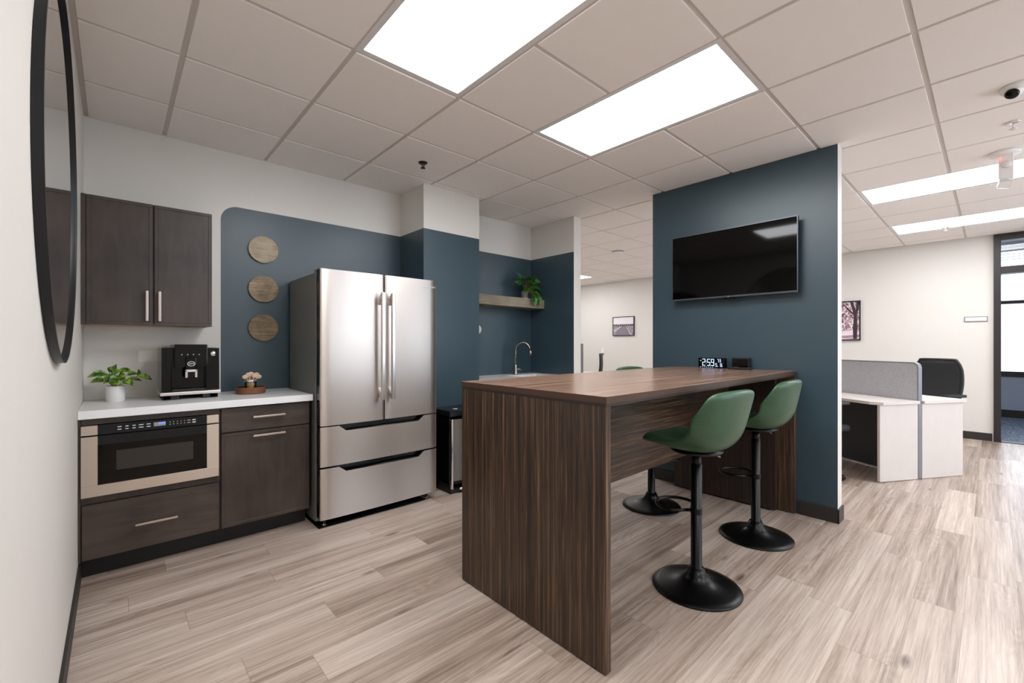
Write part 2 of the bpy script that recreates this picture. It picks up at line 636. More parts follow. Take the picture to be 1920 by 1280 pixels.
# grid plane with holes for the lights
for i in range(-3, 12):
    for j in range(-9, 11):
        if (i, j) in used:
            continue
        x0, x1 = max(GX + G * i, XL - .1), min(GX + G * (i + 1), XF + .1)
        y0, y1 = max(GY + G * j, YN - .1), min(GY + G * (j + 1), YE + .1)
        if x1 > x0 and y1 > y0:
            tl.box(x0, x1, y0, y1, CZ, CZ + .03, mi=1)
tl.box(XL - .12, XF + .1, YN - .12, YE + .12, CZ + .09, CZ + .14, mi=1)
struct(tl.build('ceiling', ['tile', 'grid']))
for i, j, lab in LIGHTS:
    x0, x1, y0, y1 = GX + G * i, GX + G * (i + 1), GY + G * j, GY + G * (j + 2)
    T_ = thing('ceiling_light', lab, 'ceiling light', ((x0 + x1) / 2, (y0 + y1) / 2, CZ), group='recessed ceiling light panels')
    o = T_.location
    m = MB(o)
    for a in ((x0, x1, y0, y0 + .03), (x0, x1, y1 - .03, y1), (x0, x0 + .03, y0 + .03, y1 - .03), (x1 - .03, x1, y0 + .03, y1 - .03)):
        m.box(*a, CZ - .003, CZ + .03)
    m.build('frame', 'troffer', T_)
    MB(o).box(x0 + .03, x1 - .03, y0 + .03, y1 - .03, CZ + .004, CZ + .01).build('diffuser', 'diffuser', T_)

struct(MB().box(XL - .12, XL, YN, YB + .12, 0, CZ).build('wall_left', 'wall'))
struct(MB().box(XL, 3.765, YB, YB + .12, 0, CZ).build('wall_back', 'navy_field'))
struct(MB().box(2.013, 2.632, 3.372, YB, 0, CZ).build('wall_column', 'navy_band'))
# side wall of the sink nook: navy inside, white end
nk = MB()
nk.box(3.765, 3.886, 3.122, YE, 0, CZ)
ob = struct(nk.build('wall_nook', ['wall', 'navy_band']))
for p in ob.data.polygons:
    if p.normal.x < -.9:
        p.material_index = 1
tv = MB()
tv.box(3.78, 3.90, .735, 2.17, 0, CZ)
ob = struct(tv.build('wall_partition', ['wall', 'navy']))
for p in ob.data.polygons:
    if p.normal.x < -.9:
        p.material_index = 1
struct(MB().box(XL, XF, YE, YE + .12, 0, CZ).build('wall_rear', 'wall'))
# far wall with the tall door opening
DY0, DY1 = -1.25, -.011
fw = MB()
fw.box(XF, XF + .12, DY1, YE, 0, CZ)
fw.box(XF, XF + .12, YN, DY0, 0, CZ)
struct(fw.build('wall_far', 'wall'))
# right wall (out of frame); its two windows are added to brighten the room
fr = MB()
ADDED_WN = [(2.4, 4.6), (5.2, 7.8)]
xs = XL
for a, b in ADDED_WN:
    fr.box(xs, a, YN - .12, YN, 0, CZ)
    fr.box(a, b, YN - .12, YN, 0, .45)
    fr.box(a, b, YN - .12, YN, 2.55, CZ)
    xs = b
fr.box(xs, XF, YN - .12, YN, 0, CZ)
struct(fr.build('wall_front', 'wall'))
for k, (a, b) in enumerate(ADDED_WN):
    m = MB()
    for q in ((a, a + .05, .45, 2.55), (b - .05, b, .45, 2.55), (a + .05, b - .05, .45, .5), (a + .05, b - .05, 2.5, 2.55), (a + .05, b - .05, 1.98, 2.03)):
        m.box(q[0], q[1], YN - .09, YN - .03, q[2], q[3])
    wf = struct(m.build('window_%d' % (k + 2), 'door_frame'))
    MB().box(a + .05, b - .05, YN - .063, YN - .057, .5, 2.5).build('pane', 'glass', wf)

# baseboards
B = .10
bb = lambda n, m: struct(m.build(n, 'base'))
bb('baseboard_left', MB().box(XL, XL + .011, YN, 3.33, 0, B, .003))
bb('baseboard_partition', MB().box(3.768, 3.78, .725, .975, 0, B, .003).box(3.768, 3.78, 1.925, 2.18, 0, B, .003).box(3.768, 3.912, .723, .735, 0, B, .003).box(3.768, 3.912, 2.17, 2.182, 0, B, .003).box(3.90, 3.912, .735, 2.17, 0, B, .003))
bb('baseboard_far', MB().box(XF - .011, XF, .0, YE, 0, B, .003).box(XF - .011, XF, YN, DY0 - .07, 0, B, .003))
bb('baseboard_nook', MB().box(3.886, 3.897, 3.11, YE, 0, B, .003).box(3.765, 3.897, 3.11, 3.122, 0, B, .003))
bb('baseboard_column', MB().box(2.013, 2.632, 3.361, 3.372, 0, B, .003))

# office door frame with transom
df = MB()
z_tr = 2.215
df.box(XF - .03, XF + .15, DY1 - .065, DY1, 0, CZ - .01, .003)
df.box(XF - .03, XF + .15, DY0, DY0 + .065, 0, CZ - .01, .003)
df.box(XF - .03, XF + .15, DY0 + .065, DY1 - .065, 2.595, CZ - .01, .003)
df.box(XF - .03, XF + .15, DY0 + .065, DY1 - .065, z_tr - .045, z_tr + .045, .003)
df = struct(df.build('door_1', 'door_frame'))
MB().box(XF + .055, XF + .063, DY0 + .065, DY1 - .065, z_tr + .045, 2.595).build('transom_pane', 'glass', df)
struct(MB().box(XF - .01, XF + .10, DY0 + .065, DY1 - .065, 0, .008, .002).build('trim_1', 'door_frame'))

# the office behind the door
ow = MB()
ow.box(XF + .12, XO, 1.88, 2.0, 0, 3.1)
ow.box(XF + .12, XO, -3.12, -3.0, 0, 3.1)
struct(ow.build('wall_office', 'office_wall'))
oo = MB()
oo.box(XO, XO + .15, -3.12, 2.0, 0, .70)
oo.box(XO, XO + .15, -3.12, 2.0, 2.95, 3.1)
oo.box(XO, XO + .15, -3.12, -1.9, .70, 2.95)
oo.box(XO, XO + .15, .5, 2.0, .70, 2.95)
struct(oo.build('wall_outer', 'office_wall'))
struct(MB().box(XF + .12, XO + .15, -3.12, 2.0, 3.05, 3.12).build('ceiling_office', 'tile'))
struct(MB().box(XO - .015, XO, -3, 1.88, 0, .13, .003).build('baseboard_office', 'base'))
wn = MB()
for q in ((-1.9, .5, .70, .79), (-1.9, .5, 2.87, 2.95), (-1.9, .5, 1.955, 2.01), (-1.9, -1.84, .79, 2.87), (.44, .5, .79, 2.87), (-.73, -.67, .79, 2.87)):
    wn.box(XO - .02, XO + .08, q[0], q[1], q[2], q[3], .002)
wn = struct(wn.build('window_1', 'door_frame'))
MB().box(XO + .03, XO + .036, -1.84, .44, .79, 2.87).build('pane', 'glass', wn)
bl = thing('window_blind', 'raised grey slatted blind at the top of the office window seen through the door', 'blind', (XO - .05, -.7, 2.86))
m = MB(bl.location)
for k in range(9):
    m.box(XO - .075, XO - .03, -1.8, .4, 2.44 + k * .045, 2.446 + k * .045, 0)
m.build('slats', 'blind', bl)
MB(bl.location).box(XO - .08, XO - .025, -1.82, .42, 2.85, 2.90, .003).build('headrail', 'blind', bl)
bd = MB((20, 0, 0))
bd.box(20, 24, -14, 10, -2, 2.6)
bd = tag(bd.build('brick_building', 'brick'), 'pale brick building outside, seen through the office window', 'building')
for yy in (-5, -2.3, .6, 3.4):
    MB((20, 0, 0)).box(19.94, 20.0, yy, yy + 1.3, .2, 1.9).build('window', 'blind', bd)
struct(MB((16, 0, 0)).box(11.6, 30, -16, 14, -2.1, -2.0).build('ground', 'pavement'))


# ------------------------------------------------------------------ kitchen run
def bar_pull(mb_o, parent, x0, x1, y, z, r=.006, vertical=False, z1=None, lab='nickel'):
    m = MB(mb_o)
    if vertical:
        m.box(x0 - .0065, x0 + .0065, y - .034, y - .022, z, z1, .002)
        for q in (z + .012, z1 - .012):
            m.box(x0 - .005, x0 + .005, y - .023, y + .001, q - .005, q + .005)
    else:
        m.box(x0, x1, y - .036, y - .024, z - .006, z + .006, .002)
        for q in (x0 + .014, x1 - .014):
            m.box(q - .005, q + .005, y - .025, y + .001, z - .005, z + .005)
    return m.build('handle', lab, parent)


def door_front(mb, x0, x1, z0, z1, y, rim=.02, th=.02):
    """thin-rimmed flat panel door whose face is at y"""
    mb.box(x0 + rim, x1 - rim, y + .003, y + th, z0 + rim, z1 - rim)
    for a in ((x0, x1, z0, z0 + rim), (x0, x1, z1 - rim, z1), (x0, x0 + rim, z0 + rim, z1 - rim), (x1 - rim, x1, z0 + rim, z1 - rim)):
        mb.box(a[0], a[1], y, y + th, a[2], a[3], .0015, seg=1)


YD = 3.222
b1 = thing('base_cabinet', 'dark wood base cabinet holding the microwave, with one wide drawer, beside the white wall', 'cabinet', (.17, 3.5, 0))
m = MB(b1.location)
m.box(XL + .001, -.1345, YD, YB - .002, .115, .872)                  # filler by the wall
m.box(-.1345, .478, YD + .021, YB - .002, .115, .43)               # lower box
m.box(-.1345, -.120, YD + .021, YB - .002, .43, .872)
m.box(.466, .478, YD + .021, YB - .002, .43, .872)
m.box(-.12, .466, YB - .02, YB - .002, .43, .872)
m.box(-.133, .4785, YD + .003, YD + .021, .838, .872)
m.box(-.133, .4785, YD + .012, YD + .021, .417, .452)
m.build('carcass', 'cab', b1)
MB(b1.location).box(XL + .001, .478, 3.32, 3.335, 0.001, .115).build('kickboard', 'toe', b1)
dr = MB(b1.location).box(-.130, .475, YD, YD + .02, .121, .411, .002).build('drawer', 'cab_h', b1)
bar_pull(b1.location, dr, .082, .270, YD, .264)

b2 = thing('base_cabinet', 'dark wood base cabinet with one drawer over one door, between microwave and fridge', 'cabinet', (.75, 3.5, 0))
m = MB(b2.location)
m.box(.4785, 1.01, YD + .021, YB - .002, .115, .872)
m.build('carcass', 'cab', b2)
MB(b2.location).box(.4785, 1.01, 3.32, 3.335, 0.001, .115).build('kickboard', 'toe', b2)
dr = MB(b2.location).box(.489, 1.008, YD, YD + .02, .714, .864, .002).build('drawer', 'cab_h', b2)
bar_pull(b2.location, dr, .656, .846, YD, .798)
m = MB(b2.location)
door_front(m, .489, 1.008, .118, .706, YD)
dd = m.build('door', 'cab_v', b2)
bar_pull(b2.location, dd, .656, .846, YD, .677)

ct = MB((.43, 3.5, .872)).box(XL + .001, 1.022, 3.186, YB - .001, .873, .917, .003)
tag(ct.build('worktop', 'quartz'), 'white quartz worktop carrying the potted plant and coffee machine', 'worktop')

# microwave drawer
mw = thing('microwave_drawer', 'stainless microwave drawer oven with black glass window under the worktop', 'microwave', (.17, 3.4, .452))
o = mw.location
YM = 3.205
MB(o).box(-.115, .46, YM + .03, 3.72, .455, .83).build('housing', 'dark_plastic', mw)
MB(o).box(-.133, -.068, YM, YM + .03, .784, .835, .0015, seg=1).build('control_trim', 'steel_mw', mw)
MB(o).box(.412, .474, YM, YM + .03, .784, .835, .0015, seg=1).build('control_trim', 'steel_mw', mw)
cp = MB(o).box(-.068, .412, YM + .002, YM + .03, .784, .835).build('control_panel', 'panel_dark', mw)
df_ = MB(o)
for a in ((-.133, .474, .456, .516), (-.133, -.068, .516, .777), (.412, .474, .516, .777)):
    df_.box(a[0], a[1], YM, YM + .03, a[2], a[3], .0012, seg=1)
df_ = df_.build('door_frame', 'steel_mw', mw)
dg = MB(o).box(-.068, .412, YM + .003, YM + .03, .516, .777).build('door_glass', 'blk_glass', mw)
MB(o).box(-.068, .412, YM + .0015, YM + .003, .728, .777).build('top_band', 'panel_dark', dg)
MB(o).box(.005, .345, YM + .001, YM + .003, .583, .690).build('window', 'window_mw', dg)
def key(x0, x1, z, h):
    MB(o).box(x0, x1, YM + .0008, YM + .002, z - h, z + h).build('key_label', 'white_print', cp)


for k in range(5):
    wd = (.016, .013, .013, .020, .017)[k]
    xx = (.010, .042, .072, .098, .132)[k]
    for zz in (.817, .803):
        key(xx, xx + wd, zz, .002)
for k in range(5):
    for zz in (.816, .803):
        key(.234 + k * .017, .2375 + k * .017, zz, .0018)
for zz in (.817, .803):
    key(.316, .332, zz, .0013)
    key(.341, .357, zz, .003)
MB(o).box(.163, .216, YM + .0006, YM + .002, .800, .822).build('display', 'lcd_grey', cp)
MB(o).box(.183, .214, YM + .0002, YM + .0012, .810, .820).build('digits', 'lcd', cp)
text_mesh('lettering', 'THOR KITCHEN', .011, 'nickel', df_, T(.175 - o.x, YM - o.y - .0003, .483 - o.z) @ FACE_Y, .0002)

# upper cabinet
uc = thing('wall_cabinet', 'dark wood two-door wall cabinet hanging over the coffee machine and plant', 'cabinet', (.165, 3.64, 1.38))
YU = 3.47
m = MB(uc.location)
m.box(XL + .001, .474, YU + .021, YB - .002, 1.395, 2.126)
m.box(XL + .001, -.124, YU + .006, YU + .021, 1.38, 2.126)
m.build('carcass', 'cab', uc)
MB(uc.location).box(XL + .002, .472, YU + .022, YB - .004, 1.382, 1.395).build('underside', 'cab_in', uc)
for x0, x1, hx in ((-.122, .173, .143), (.179, .474, .203)):
    m = MB(uc.location)
    door_front(m, x0, x1, 1.381, 2.124, YU)
    d = m.build('door', 'cab_v', uc)
    bar_pull(uc.location, d, hx, 0, YU, 1.408, vertical=True, z1=1.59)

# ------------------------------------------------------------------ fridge
fg = thing('refrigerator', 'stainless steel french-door refrigerator with two bottom drawers against the navy wall', 'refrigerator', (1.49, 3.4, 0))
o = fg.location
FX0, FX1, FY = 1.031, 1.956, 3.07
FM = (FX0 + FX1) / 2
m = MB(o)
m.box(FX0, FX1, FY + .098, 3.77, .03, 1.765, .004)
m.build('cabinet_body', 'fridge_side', fg)
MB(o).box(FX0 + .01, FX1 - .01, FY + .075, FY + .098, .06, 1.755).build('gasket', 'blk_matte', fg)
MB(o).box(FX0 + .004, FX0 + .06, FY + .03, FY + .14, 1.765, 1.79, .004).build('hinge_cover', 'fridge_side', fg)
MB(o).box(FX1 - .06, FX1 - .004, FY + .03, FY + .14, 1.765, 1.79, .004).build('hinge_cover', 'fridge_side', fg)


def curved(mbo, x0, x1, z0, ztop, name, xs, bulge, xc, hw, side=True):
    """steel front, slightly bowed, whose top edge follows ztop(x); black sides behind"""
    m = MB(mbo)
    xs = sorted(set([x0, x1] + xs + [x0 + (x1 - x0) * k / 24 for k in range(25)] + [x0 + .004, x1 - .004, x0 + .0015, x1 - .0015] + [x0 + .007 + .0063 * k for k in range(11)] + [x1 - .007 - .0063 * k for k in range(11)]))

    def y(x):
        e = min(x - x0, x1 - x)
        r = .007
        ed = (0 if e >= r else r - math.sqrt(max(0, r * r - (r - e) ** 2))) + .005 * max(0, 1 - e / .07) ** 2
        return FY - bulge * (1 - ((x - xc) / hw) ** 2) + ed
    front = [[(x, y(x), z0) for x in xs], [(x, y(x), ztop(x)) for x in xs]]
    n_ = 14
    rows = [[(x, y(x), z0 + (ztop(x) - z0) * k / n_) for x in xs] for k in range(n_ + 1)]
    m.grid(rows)
    m.grid([[(x, y(x), ztop(x)) for x in xs], [(x, FY + .022, ztop(x)) for x in xs]], smooth=False)
    m.grid([[(x, y(x), z0) for x in xs], [(x, FY + .022, z0) for x in xs]], smooth=False)
    m.grid([[(x0, y(x0), z0), (x0, FY + .022, z0)], [(x0, y(x0), ztop(x0)), (x0, FY + .022, ztop(x0))]], smooth=False)
    m.grid([[(x1, y(x1), z0), (x1, FY + .022, z0)], [(x1, y(x1), ztop(x1)), (x1, FY + .022, ztop(x1))]], smooth=False)
    m.grid([[(x, FY + .022, z0) for x in xs], [(x, FY + .022, ztop(x)) for x in xs]], smooth=False)
    ob = m.build(name, 'steel', fg)
    zt = min(ztop(x) for x in xs)
    MB(mbo).box(x0 + .003, x1 - .003, FY + .022, FY + .075, z0 + .003, zt - .004).build('door_liner', 'blk_gloss', ob)
    return ob


hw_ = (FX1 - FX0) / 2
for x0, x1, hx, nm in ((FX0, FM - .003, FM - .040, 'l'), (FM + .003, FX1, FM + .040, 'r')):
    d = curved(o, x0, x1, .705, lambda x: 1.783, 'door', [], .012, FM, hw_)
    h = MB(o)
    # D-section grip standing off the door on two sloped brackets
    h.box(hx - .0125, hx + .0125, FY - .082, FY - .058, .858, 1.645, .003)
    for zt, sgn in ((1.645, -1), (.858, 1)):
        poly = [(FY - .060, zt), (FY - .008, zt + sgn * .055), (FY - .008, zt + sgn * .092), (FY - .045, zt + sgn * .048), (FY - .060, zt + sgn * .044)]
        h.prism(poly, hx - .0125, hx + .0125, 'x')
    h.build('handle', 'handle_steel', d)
    if nm == 'r':
        text_mesh('lettering', 'THOR KITCHEN', .017, 'white_print', d, T(1.876 - o.x, FY - o.y - .0065, 1.722 - o.z) @ FACE_Y, .0003)


def notch(zt, dep=.038):
    a, b = FX0 + .125, FX1 - .125

    def f(x):
        if x <= a or x >= b:
            return zt
        if x < a + .05:
            return zt - dep * (x - a) / .05
        if x > b - .05:
            return zt - dep * (b - x) / .05
        return zt - dep
    return f, [a, a + .05, b - .05, b]


for z0, z1 in ((.424, .697), (.062, .412)):
    f_, xs_ = notch(z1)
    d = curved(o, FX0, FX1, z0, f_, 'freezer_drawer', xs_, .012, FM, hw_)
    MB(o).box(FX0 + .02, FX1 - .02, FY + .05, FY + .074, z1 - .045, z1 - .004).build('grip_recess', 'panel_dark', d)
for x in (FX0 + .05, FX1 - .06):
    MB(o).lathe([(.016, 0.005), (.016, .012), (.007, .014), (.007, .06)], (x, FY + .065, 0), 16).build('levelling_foot', 'chrome', fg)
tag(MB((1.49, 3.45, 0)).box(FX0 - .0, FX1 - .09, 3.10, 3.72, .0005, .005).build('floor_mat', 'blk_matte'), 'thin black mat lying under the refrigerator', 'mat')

# ------------------------------------------------------------------ rubbish bin
tr = thing('trash_can', 'black and stainless step-pedal trash can between refrigerator and bar table', 'trash can', (2.26, 3.2, 0))
o = tr.location
MB(o).box(2.09, 2.43, 3.085, 3.355, .01, .645, .02, seg=3).build('body', 'blk_gloss', tr)
m = MB(o)
m.box(2.098, 2.118, 3.066, 3.09, .035, .630, .006)
m.box(2.402, 2.422, 3.066, 3.09, .035, .630, .006)
m.build('corner_trim', 'chrome', tr)
m = MB(o)
xs = [2.118 + .284 * k / 16 for k in range(17)]
m.grid([[(x, 3.083 - .018 * (1 - ((x - 2.26) / .142) ** 2), z) for x in xs] for z in (.10, .36, .625)])
m.build('front_panel', steel('dark_stainless', srgb(120, 112, 106), .2, .5), tr)
MB(o).box(2.085, 2.435, 3.066, 3.36, .65, .70, .008, seg=3).build('lid', 'panel_dark', tr)
MB(o).box(2.09, 2.43, 3.07, 3.355, .0, .032, .006).build('base', 'blk_matte', tr)
MB(o).box(2.16, 2.36, 3.03, 3.066, .03, .05, .005).build('pedal', 'chrome', tr)
MB(o).lathe([(.0, .7005), (.022, .7005), (.022, .7015), (0, .7015)], (2.20, 3.16, 0), 24).build('badge', 'white_print', tr)

# ------------------------------------------------------------------ wooden discs
for k, (z, mt, lab) in enumerate(((1.995, 'disc1', 'round pale weathered wood disc, topmost of the three on the navy wall'),
                                  (1.692, 'disc2', 'round streaked weathered wood disc, middle of the three on the navy wall'),
                                  (1.392, 'disc3', 'round brown weathered wood disc, lowest of the three on the navy wall'))):
    c = (.848, YB - .012, z)
    m = MB(c)
    m.lathe([(0, -.009), (.098, -.009), (.102, -.006), (.102, .009), (0, .009)], (0, 0, 0), 56, smooth=False, mat=T(*c) @ Matrix.Rotation(PI / 2, 4, 'X'))
    tag(m.build('wall_disc', mt), lab, 'wall decoration', 'wooden discs on the navy wall')

# ------------------------------------------------------------------ mirror
mi = thing('round_mirror', 'large round mirror with black metal rim on the white wall at far left', 'mirror', (XL, 2.10, 1.815))
o = mi.location
mt_ = T(*o) @ Matrix.Rotation(PI / 2, 4, 'Y')
MB(o).lathe([(.598, .001), (.610, .001), (.610, .022), (.602, .022), (.598, .010), (.598, .001)], (0, 0, 0), 128, cap=False, mat=mt_).build('frame', 'frame_black', mi, sharp=True)
MB(o).lathe([(0, .002), (.598, .002), (.598, .012), (0, .012)], (0, 0, 0), 128, smooth=False, mat=mt_).build('mirror_glass', 'mirror', mi)

# ------------------------------------------------------------------ coffee machine
cm = thing('coffee_machine', 'glossy black automatic coffee machine with silver base strip on the white worktop', 'coffee machine', (.36, 3.62, .917))
o = cm.location
YC = 3.45
m = MB(o)
m.box(.212, .512, YC + .06, 3.78, .968, 1.244, .004)
m.box(.212, .262, YC, YC + .06, .968, 1.244, .004)
m.box(.440, .512, YC, YC + .06, .968, 1.244, .004)
m.prism([(YC + .01, .968), (3.78, .968), (3.74, .935), (YC + .06, .935)], .222, .502, 'x')
m.build('body', 'blk_gloss', cm)
MB(o).box(.275, .447, YC - .004, 3.74, 1.12, 1.265, .005).build('head', 'blk_gloss', cm)
m = MB(o)
m.box(.204, .518, YC - .02, 3.72, .946, .966, .004)
m.build('base_trim', 'handle_steel', cm)
for a, b_, c in ((.215, .262, .300), (.455, .505, .42)):
    m = MB(o)
    m.box(a, b_, YC + .0, 3.75, .918, .946, .006)
    m.box(min(a, c), max(b_, c), YC + .0, YC + .10, .918, .946, .006)
    m.build('foot', 'dark_plastic', cm)
MB(o).box(.263, .439, YC - .002, YC + .055, .966, .982, .003).build('drip_tray', 'blk_matte', cm)
MB(o).box(.330, .386, YC - .030, YC + .02, 1.05, 1.185, .006).build('spout_block', 'blk_gloss', cm)
m = MB(o)
m.box(.327, .339, YC - .036, YC - .022, 1.055, 1.105, .003)
m.box(.377, .389, YC - .036, YC - .022, 1.055, 1.105, .003)
m.box(.327, .389, YC - .036, YC - .028, 1.090, 1.105, .003)
m.build('spout', 'handle_steel', cm)
bd_ = MB(o)
bd_.tube([(.358 + .019 * math.cos(2 * PI * k / 32), YC - .032, 1.142 + .014 * math.sin(2 * PI * k / 32)) for k in range(32)], .0018, 6, closed=True)
bd_ = bd_.build('badge', 'white_print', cm)
text_mesh('lettering', 'jura', .017, 'white_print', bd_, T(.358 - o.x, YC - .0325 - o.y, 1.139 - o.z) @ FACE_Y, .0004)
for k in range(4):
    MB(o).ball((.312 + k * .030, YC - .005, 1.200), .0035, n=10).build('button_light', 'white_print', cm)
m = MB(o)
m.lathe([(0, 0), (.019, 0), (.019, .012), (.012, .022), (0, .022)], (0, 0, 0), 28, mat=T(.476, YC, 1.205) @ Matrix.Rotation(PI / 2, 4, 'X'))
m.build('steam_knob', 'chrome', cm)

# outlet plate behind the machine
op = thing('outlet_plate', 'wide white outlet plate on the wall between plant and coffee machine', 'outlet', (.20, YB, 1.18))
MB(op.location).box(.110, .285, YB - .007, YB - .0005, 1.145, 1.222, .002).build('plate', 'white_plastic', op)
for x in (.135, .185, .235):
    MB(op.location).box(x, x + .034, YB - .010, YB - .0065, 1.152, 1.215, .001).build('rocker', 'white_plastic', op)


# ------------------------------------------------------------------ plants
def leaf(mb, base, tip, width, nrm, curl=.25, mi=0):
    """one pointed, heart-shaped leaf as a folded and bent strip of quads"""
    b, tp = Vector(base), Vector(tip)
    ax = tp - b
    L = ax.length
    ax.normalize()
    n = Vector(nrm)
    n = (n - ax * n.dot(ax)).normalized()
    sd = ax.cross(n)
    prof = [.05, .62, .93, 1.0, .93, .78, .55, .30, .0]
    rows = []
    for k, p in enumerate(prof):
        s_ = k / (len(prof) - 1)
        w_ = max(p, .01) * width / 2
        c = b + ax * (L * s_) + n * (curl * L * math.sin(PI * s_) * .5)
        rows.append([c - sd * w_ + n * w_ * .35, c - sd * w_ * .5 + n * w_ * .08, c, c + sd * w_ * .5 + n * w_ * .08, c + sd * w_ + n * w_ * .35])
    mb.grid(rows, mi)


# the photo's own leaf positions on the counter plant: (base x,z) (tip x,z) in metres from the pot's middle, depth
pl = thing('potted_plant', 'green and yellow leafy plant in a white round pot on the worktop', 'plant', (.003, 3.61, .917))
MB().lathe([(0, 0), (.040, 0), (.044, .006), (.046, .094), (.043, .096), (.041, .082), (0, .082)], n=40).build('pot', 'ceramic', pl, sharp=True)
MB().lathe([(0, .078), (.042, .078), (.042, .086), (0, .088)], n=24).build('soil', 'soil', pl)
LV = [((-.035, .170), (-.125, .155), .052, -.03), ((-.045, .130), (-.115, .118), .045, .03), ((-.02, .175), (.005, .228), .036, .0),
      ((-.030, .178), (-.008, .215), .032, .03), ((-.02, .165), (.035, .190), .044, -.03), ((-.01, .165), (-.055, .110), .045, .01),
      ((-.03, .125), (.018, .100), .044, -.04), ((.02, .155), (-.03, .120), .050, -.05), ((.01, .160), (.045, .145), .04, .0),
      ((.03, .190), (.075, .168), .034, .02), ((.05, .160), (.105, .165), .036, -.02), ((.055, .135), (.125, .115), .030, .02),
      ((.030, .125), (.085, .092), .046, -.05), ((.105, .150), (.105, .195), .024, .01), ((.108, .150), (.172, .122), .040, -.02),
      ((.0, .14), (.05, .125), .045, .03), ((-.05, .165), (-.10, .178), .036, .045), ((0.02, .17), (.06, .200), .035, .05)]
fo, st = MB(), MB()
random.seed(4)
for (bx, bz), (tx, tz), wd, dy in LV:
    leaf(fo, (bx, dy, bz), (tx, dy - .02, tz), wd * 1.05, (random.uniform(-.3, .3), -.8, .75), .22)
    st.tube([(random.uniform(-.02, .02), random.uniform(-.01, .01), .082), (bx * .45, dy * .5, bz * .78), (bx, dy, bz)], .0014, 6)
fo.build('foliage', 'leaf', pl)
st.build('stems', 'stem', pl)

sp = thing('trailing_plant', 'dark green patterned plant in a small grey pot on the nook shelf', 'plant', (3.545, 3.68, 1.7885))
MB().lathe([(0, .0), (.046, .0), (.046, .012), (0, .012)], n=28).build('saucer', 'ceramic', sp, sharp=True)
MB().lathe([(0, .012), (.034, .012), (.044, .088), (.040, .088), (.038, .078), (0, .078)], n=32).build('pot', 'grey_ceramic', sp, sharp=True)
MB().lathe([(0, .074), (.040, .074), (0, .084)], n=20).build('soil', 'soil', sp)
fo, st = MB(), MB()
random.seed(11)
for k in range(38):
    a = random.uniform(0, 2 * PI)
    r = random.uniform(.03, .10)
    up = random.uniform(.02, .19)
    ln = random.uniform(.085, .125)
    bx, by, bz = r * math.cos(a) * 1.1 + .025, r * math.sin(a) * .5 - .025, .085 + up * (1 - r * 2.2)
    if k % 5 == 0:      # trailing over the front of the shelf
        bx, by, bz = random.uniform(-.01, .09), -.135, random.uniform(.0, .08)
        tip = (bx + random.uniform(-.02, .02), by - .02, bz - ln)
        leaf(fo, (bx, by, bz), tip, ln * .55, (random.uniform(-.4, .4), -1, .3), .12)
    else:
        d = Vector((math.cos(a), math.sin(a) * .5 - .25, random.uniform(-.75, .35))).normalized()
        if bz + d.z * ln < .012:
            d.z = .1
        leaf(fo, (bx, by, bz), (bx + d.x * ln, max(by + d.y * ln, -.16), bz + d.z * ln), ln * .55, (random.uniform(-.5, .3), -.9, random.uniform(.2, 1)), .18)
    st.tube([(0, 0, .08), (bx * .5, by * .5, .085 + (bz - .08) * .6 + .03), (bx, by, bz)], .0012, 6)
for (a, b_) in (((-.02, 0, .15), (-.13, -.01, .30)), ((.0, 0, .16), (-.07, -.01, .28)), ((.0, 0, .15), (.11, -.03, .25)), ((.04, -.05, .12), (.20, -.07, .13)), ((.03, -.05, .10), (.17, -.09, .055)), ((.0, -.0, .14), (.17, -.05, .21))):
    leaf(fo, (a[0] + (b_[0] - a[0]) * .4, a[1] + (b_[1] - a[1]) * .4, a[2] + (b_[2] - a[2]) * .4), b_, .045, (-.2, -.8, .6), .15)
    st.tube([(0, 0, .08), a, b_], .0013, 6)
fo.build('foliage', 'leaf_dark', sp)
st.build('stems', 'stem', sp)

# ------------------------------------------------------------------ tray, jar and spoons
ty = MB((.715, 3.555, .917)).lathe([(0, .001), (.088, .001), (.093, .005), (.095, .046), (.088, .046), (.085, .012), (0, .012)], (.715, 3.555, .917), 56)
tag(ty.build('round_tray', 'walnut', sharp=True), 'round brown wooden tray on the worktop beside the coffee machine', 'tray')
jr = thing('glass_jar', 'small clip-top glass jar with amber contents standing in the wooden tray', 'jar', (.712, 3.545, .9295))
MB().lathe([(0, 0), (.034, 0), (.037, .004), (.037, .074), (.034, .080), (.0325, .080), (.0345, .072), (.0345, .004), (0, .003)], n=36).build('glass', 'glass', jr)
MB().lathe([(0, .0045), (.033, .0045), (.033, .058), (0, .060)], n=28).build('contents', 'amber', jr)
MB().lathe([(.0385, .072), (.0395, .076), (.0385, .084), (.034, .084), (.034, .072)], n=36, cap=False).build('rim', 'handle_steel', jr)
MB().tube([(.0, -.039, .078), (.004, -.044, .066), (0, -.043, .052), (-.004, -.044, .066), (0, -.039, .078)], .0016, 6).build('clasp', 'nickel', jr)
SPN = [(-.036, .095, -.012), (-.014, .108, -.004), (.006, .112, .01), (.024, .100, -.006), (.040, .106, .008), (.050, .092, -.004)]
WHERE = ['leftmost of the fan', 'second from the left', 'left of the middle', 'right of the middle', 'second from the right', 'rightmost of the fan']
for k, (dx, dz, dy) in enumerate(SPN):
    base = Vector((.712 + dx * .15, 3.545 + dy, .992))
    hd = Vector((.712 + dx, 3.545 + dy * 1.4, .9295 + dz + .012))
    sp_ = thing('wooden_spoon', 'small pale wooden spoon standing in the glass jar, ' + WHERE[k], 'spoon', base, group='wooden spoons in the jar')
    d = (hd - base)
    m = MB(base)
    m.tube([base, base + d * .8], .003, 8)
    m.build('handle', 'lightwood', sp_)
    MB(base).ball(hd, .019, (1.0, .30, .82), n=18).build('bowl', 'lightwood', sp_)

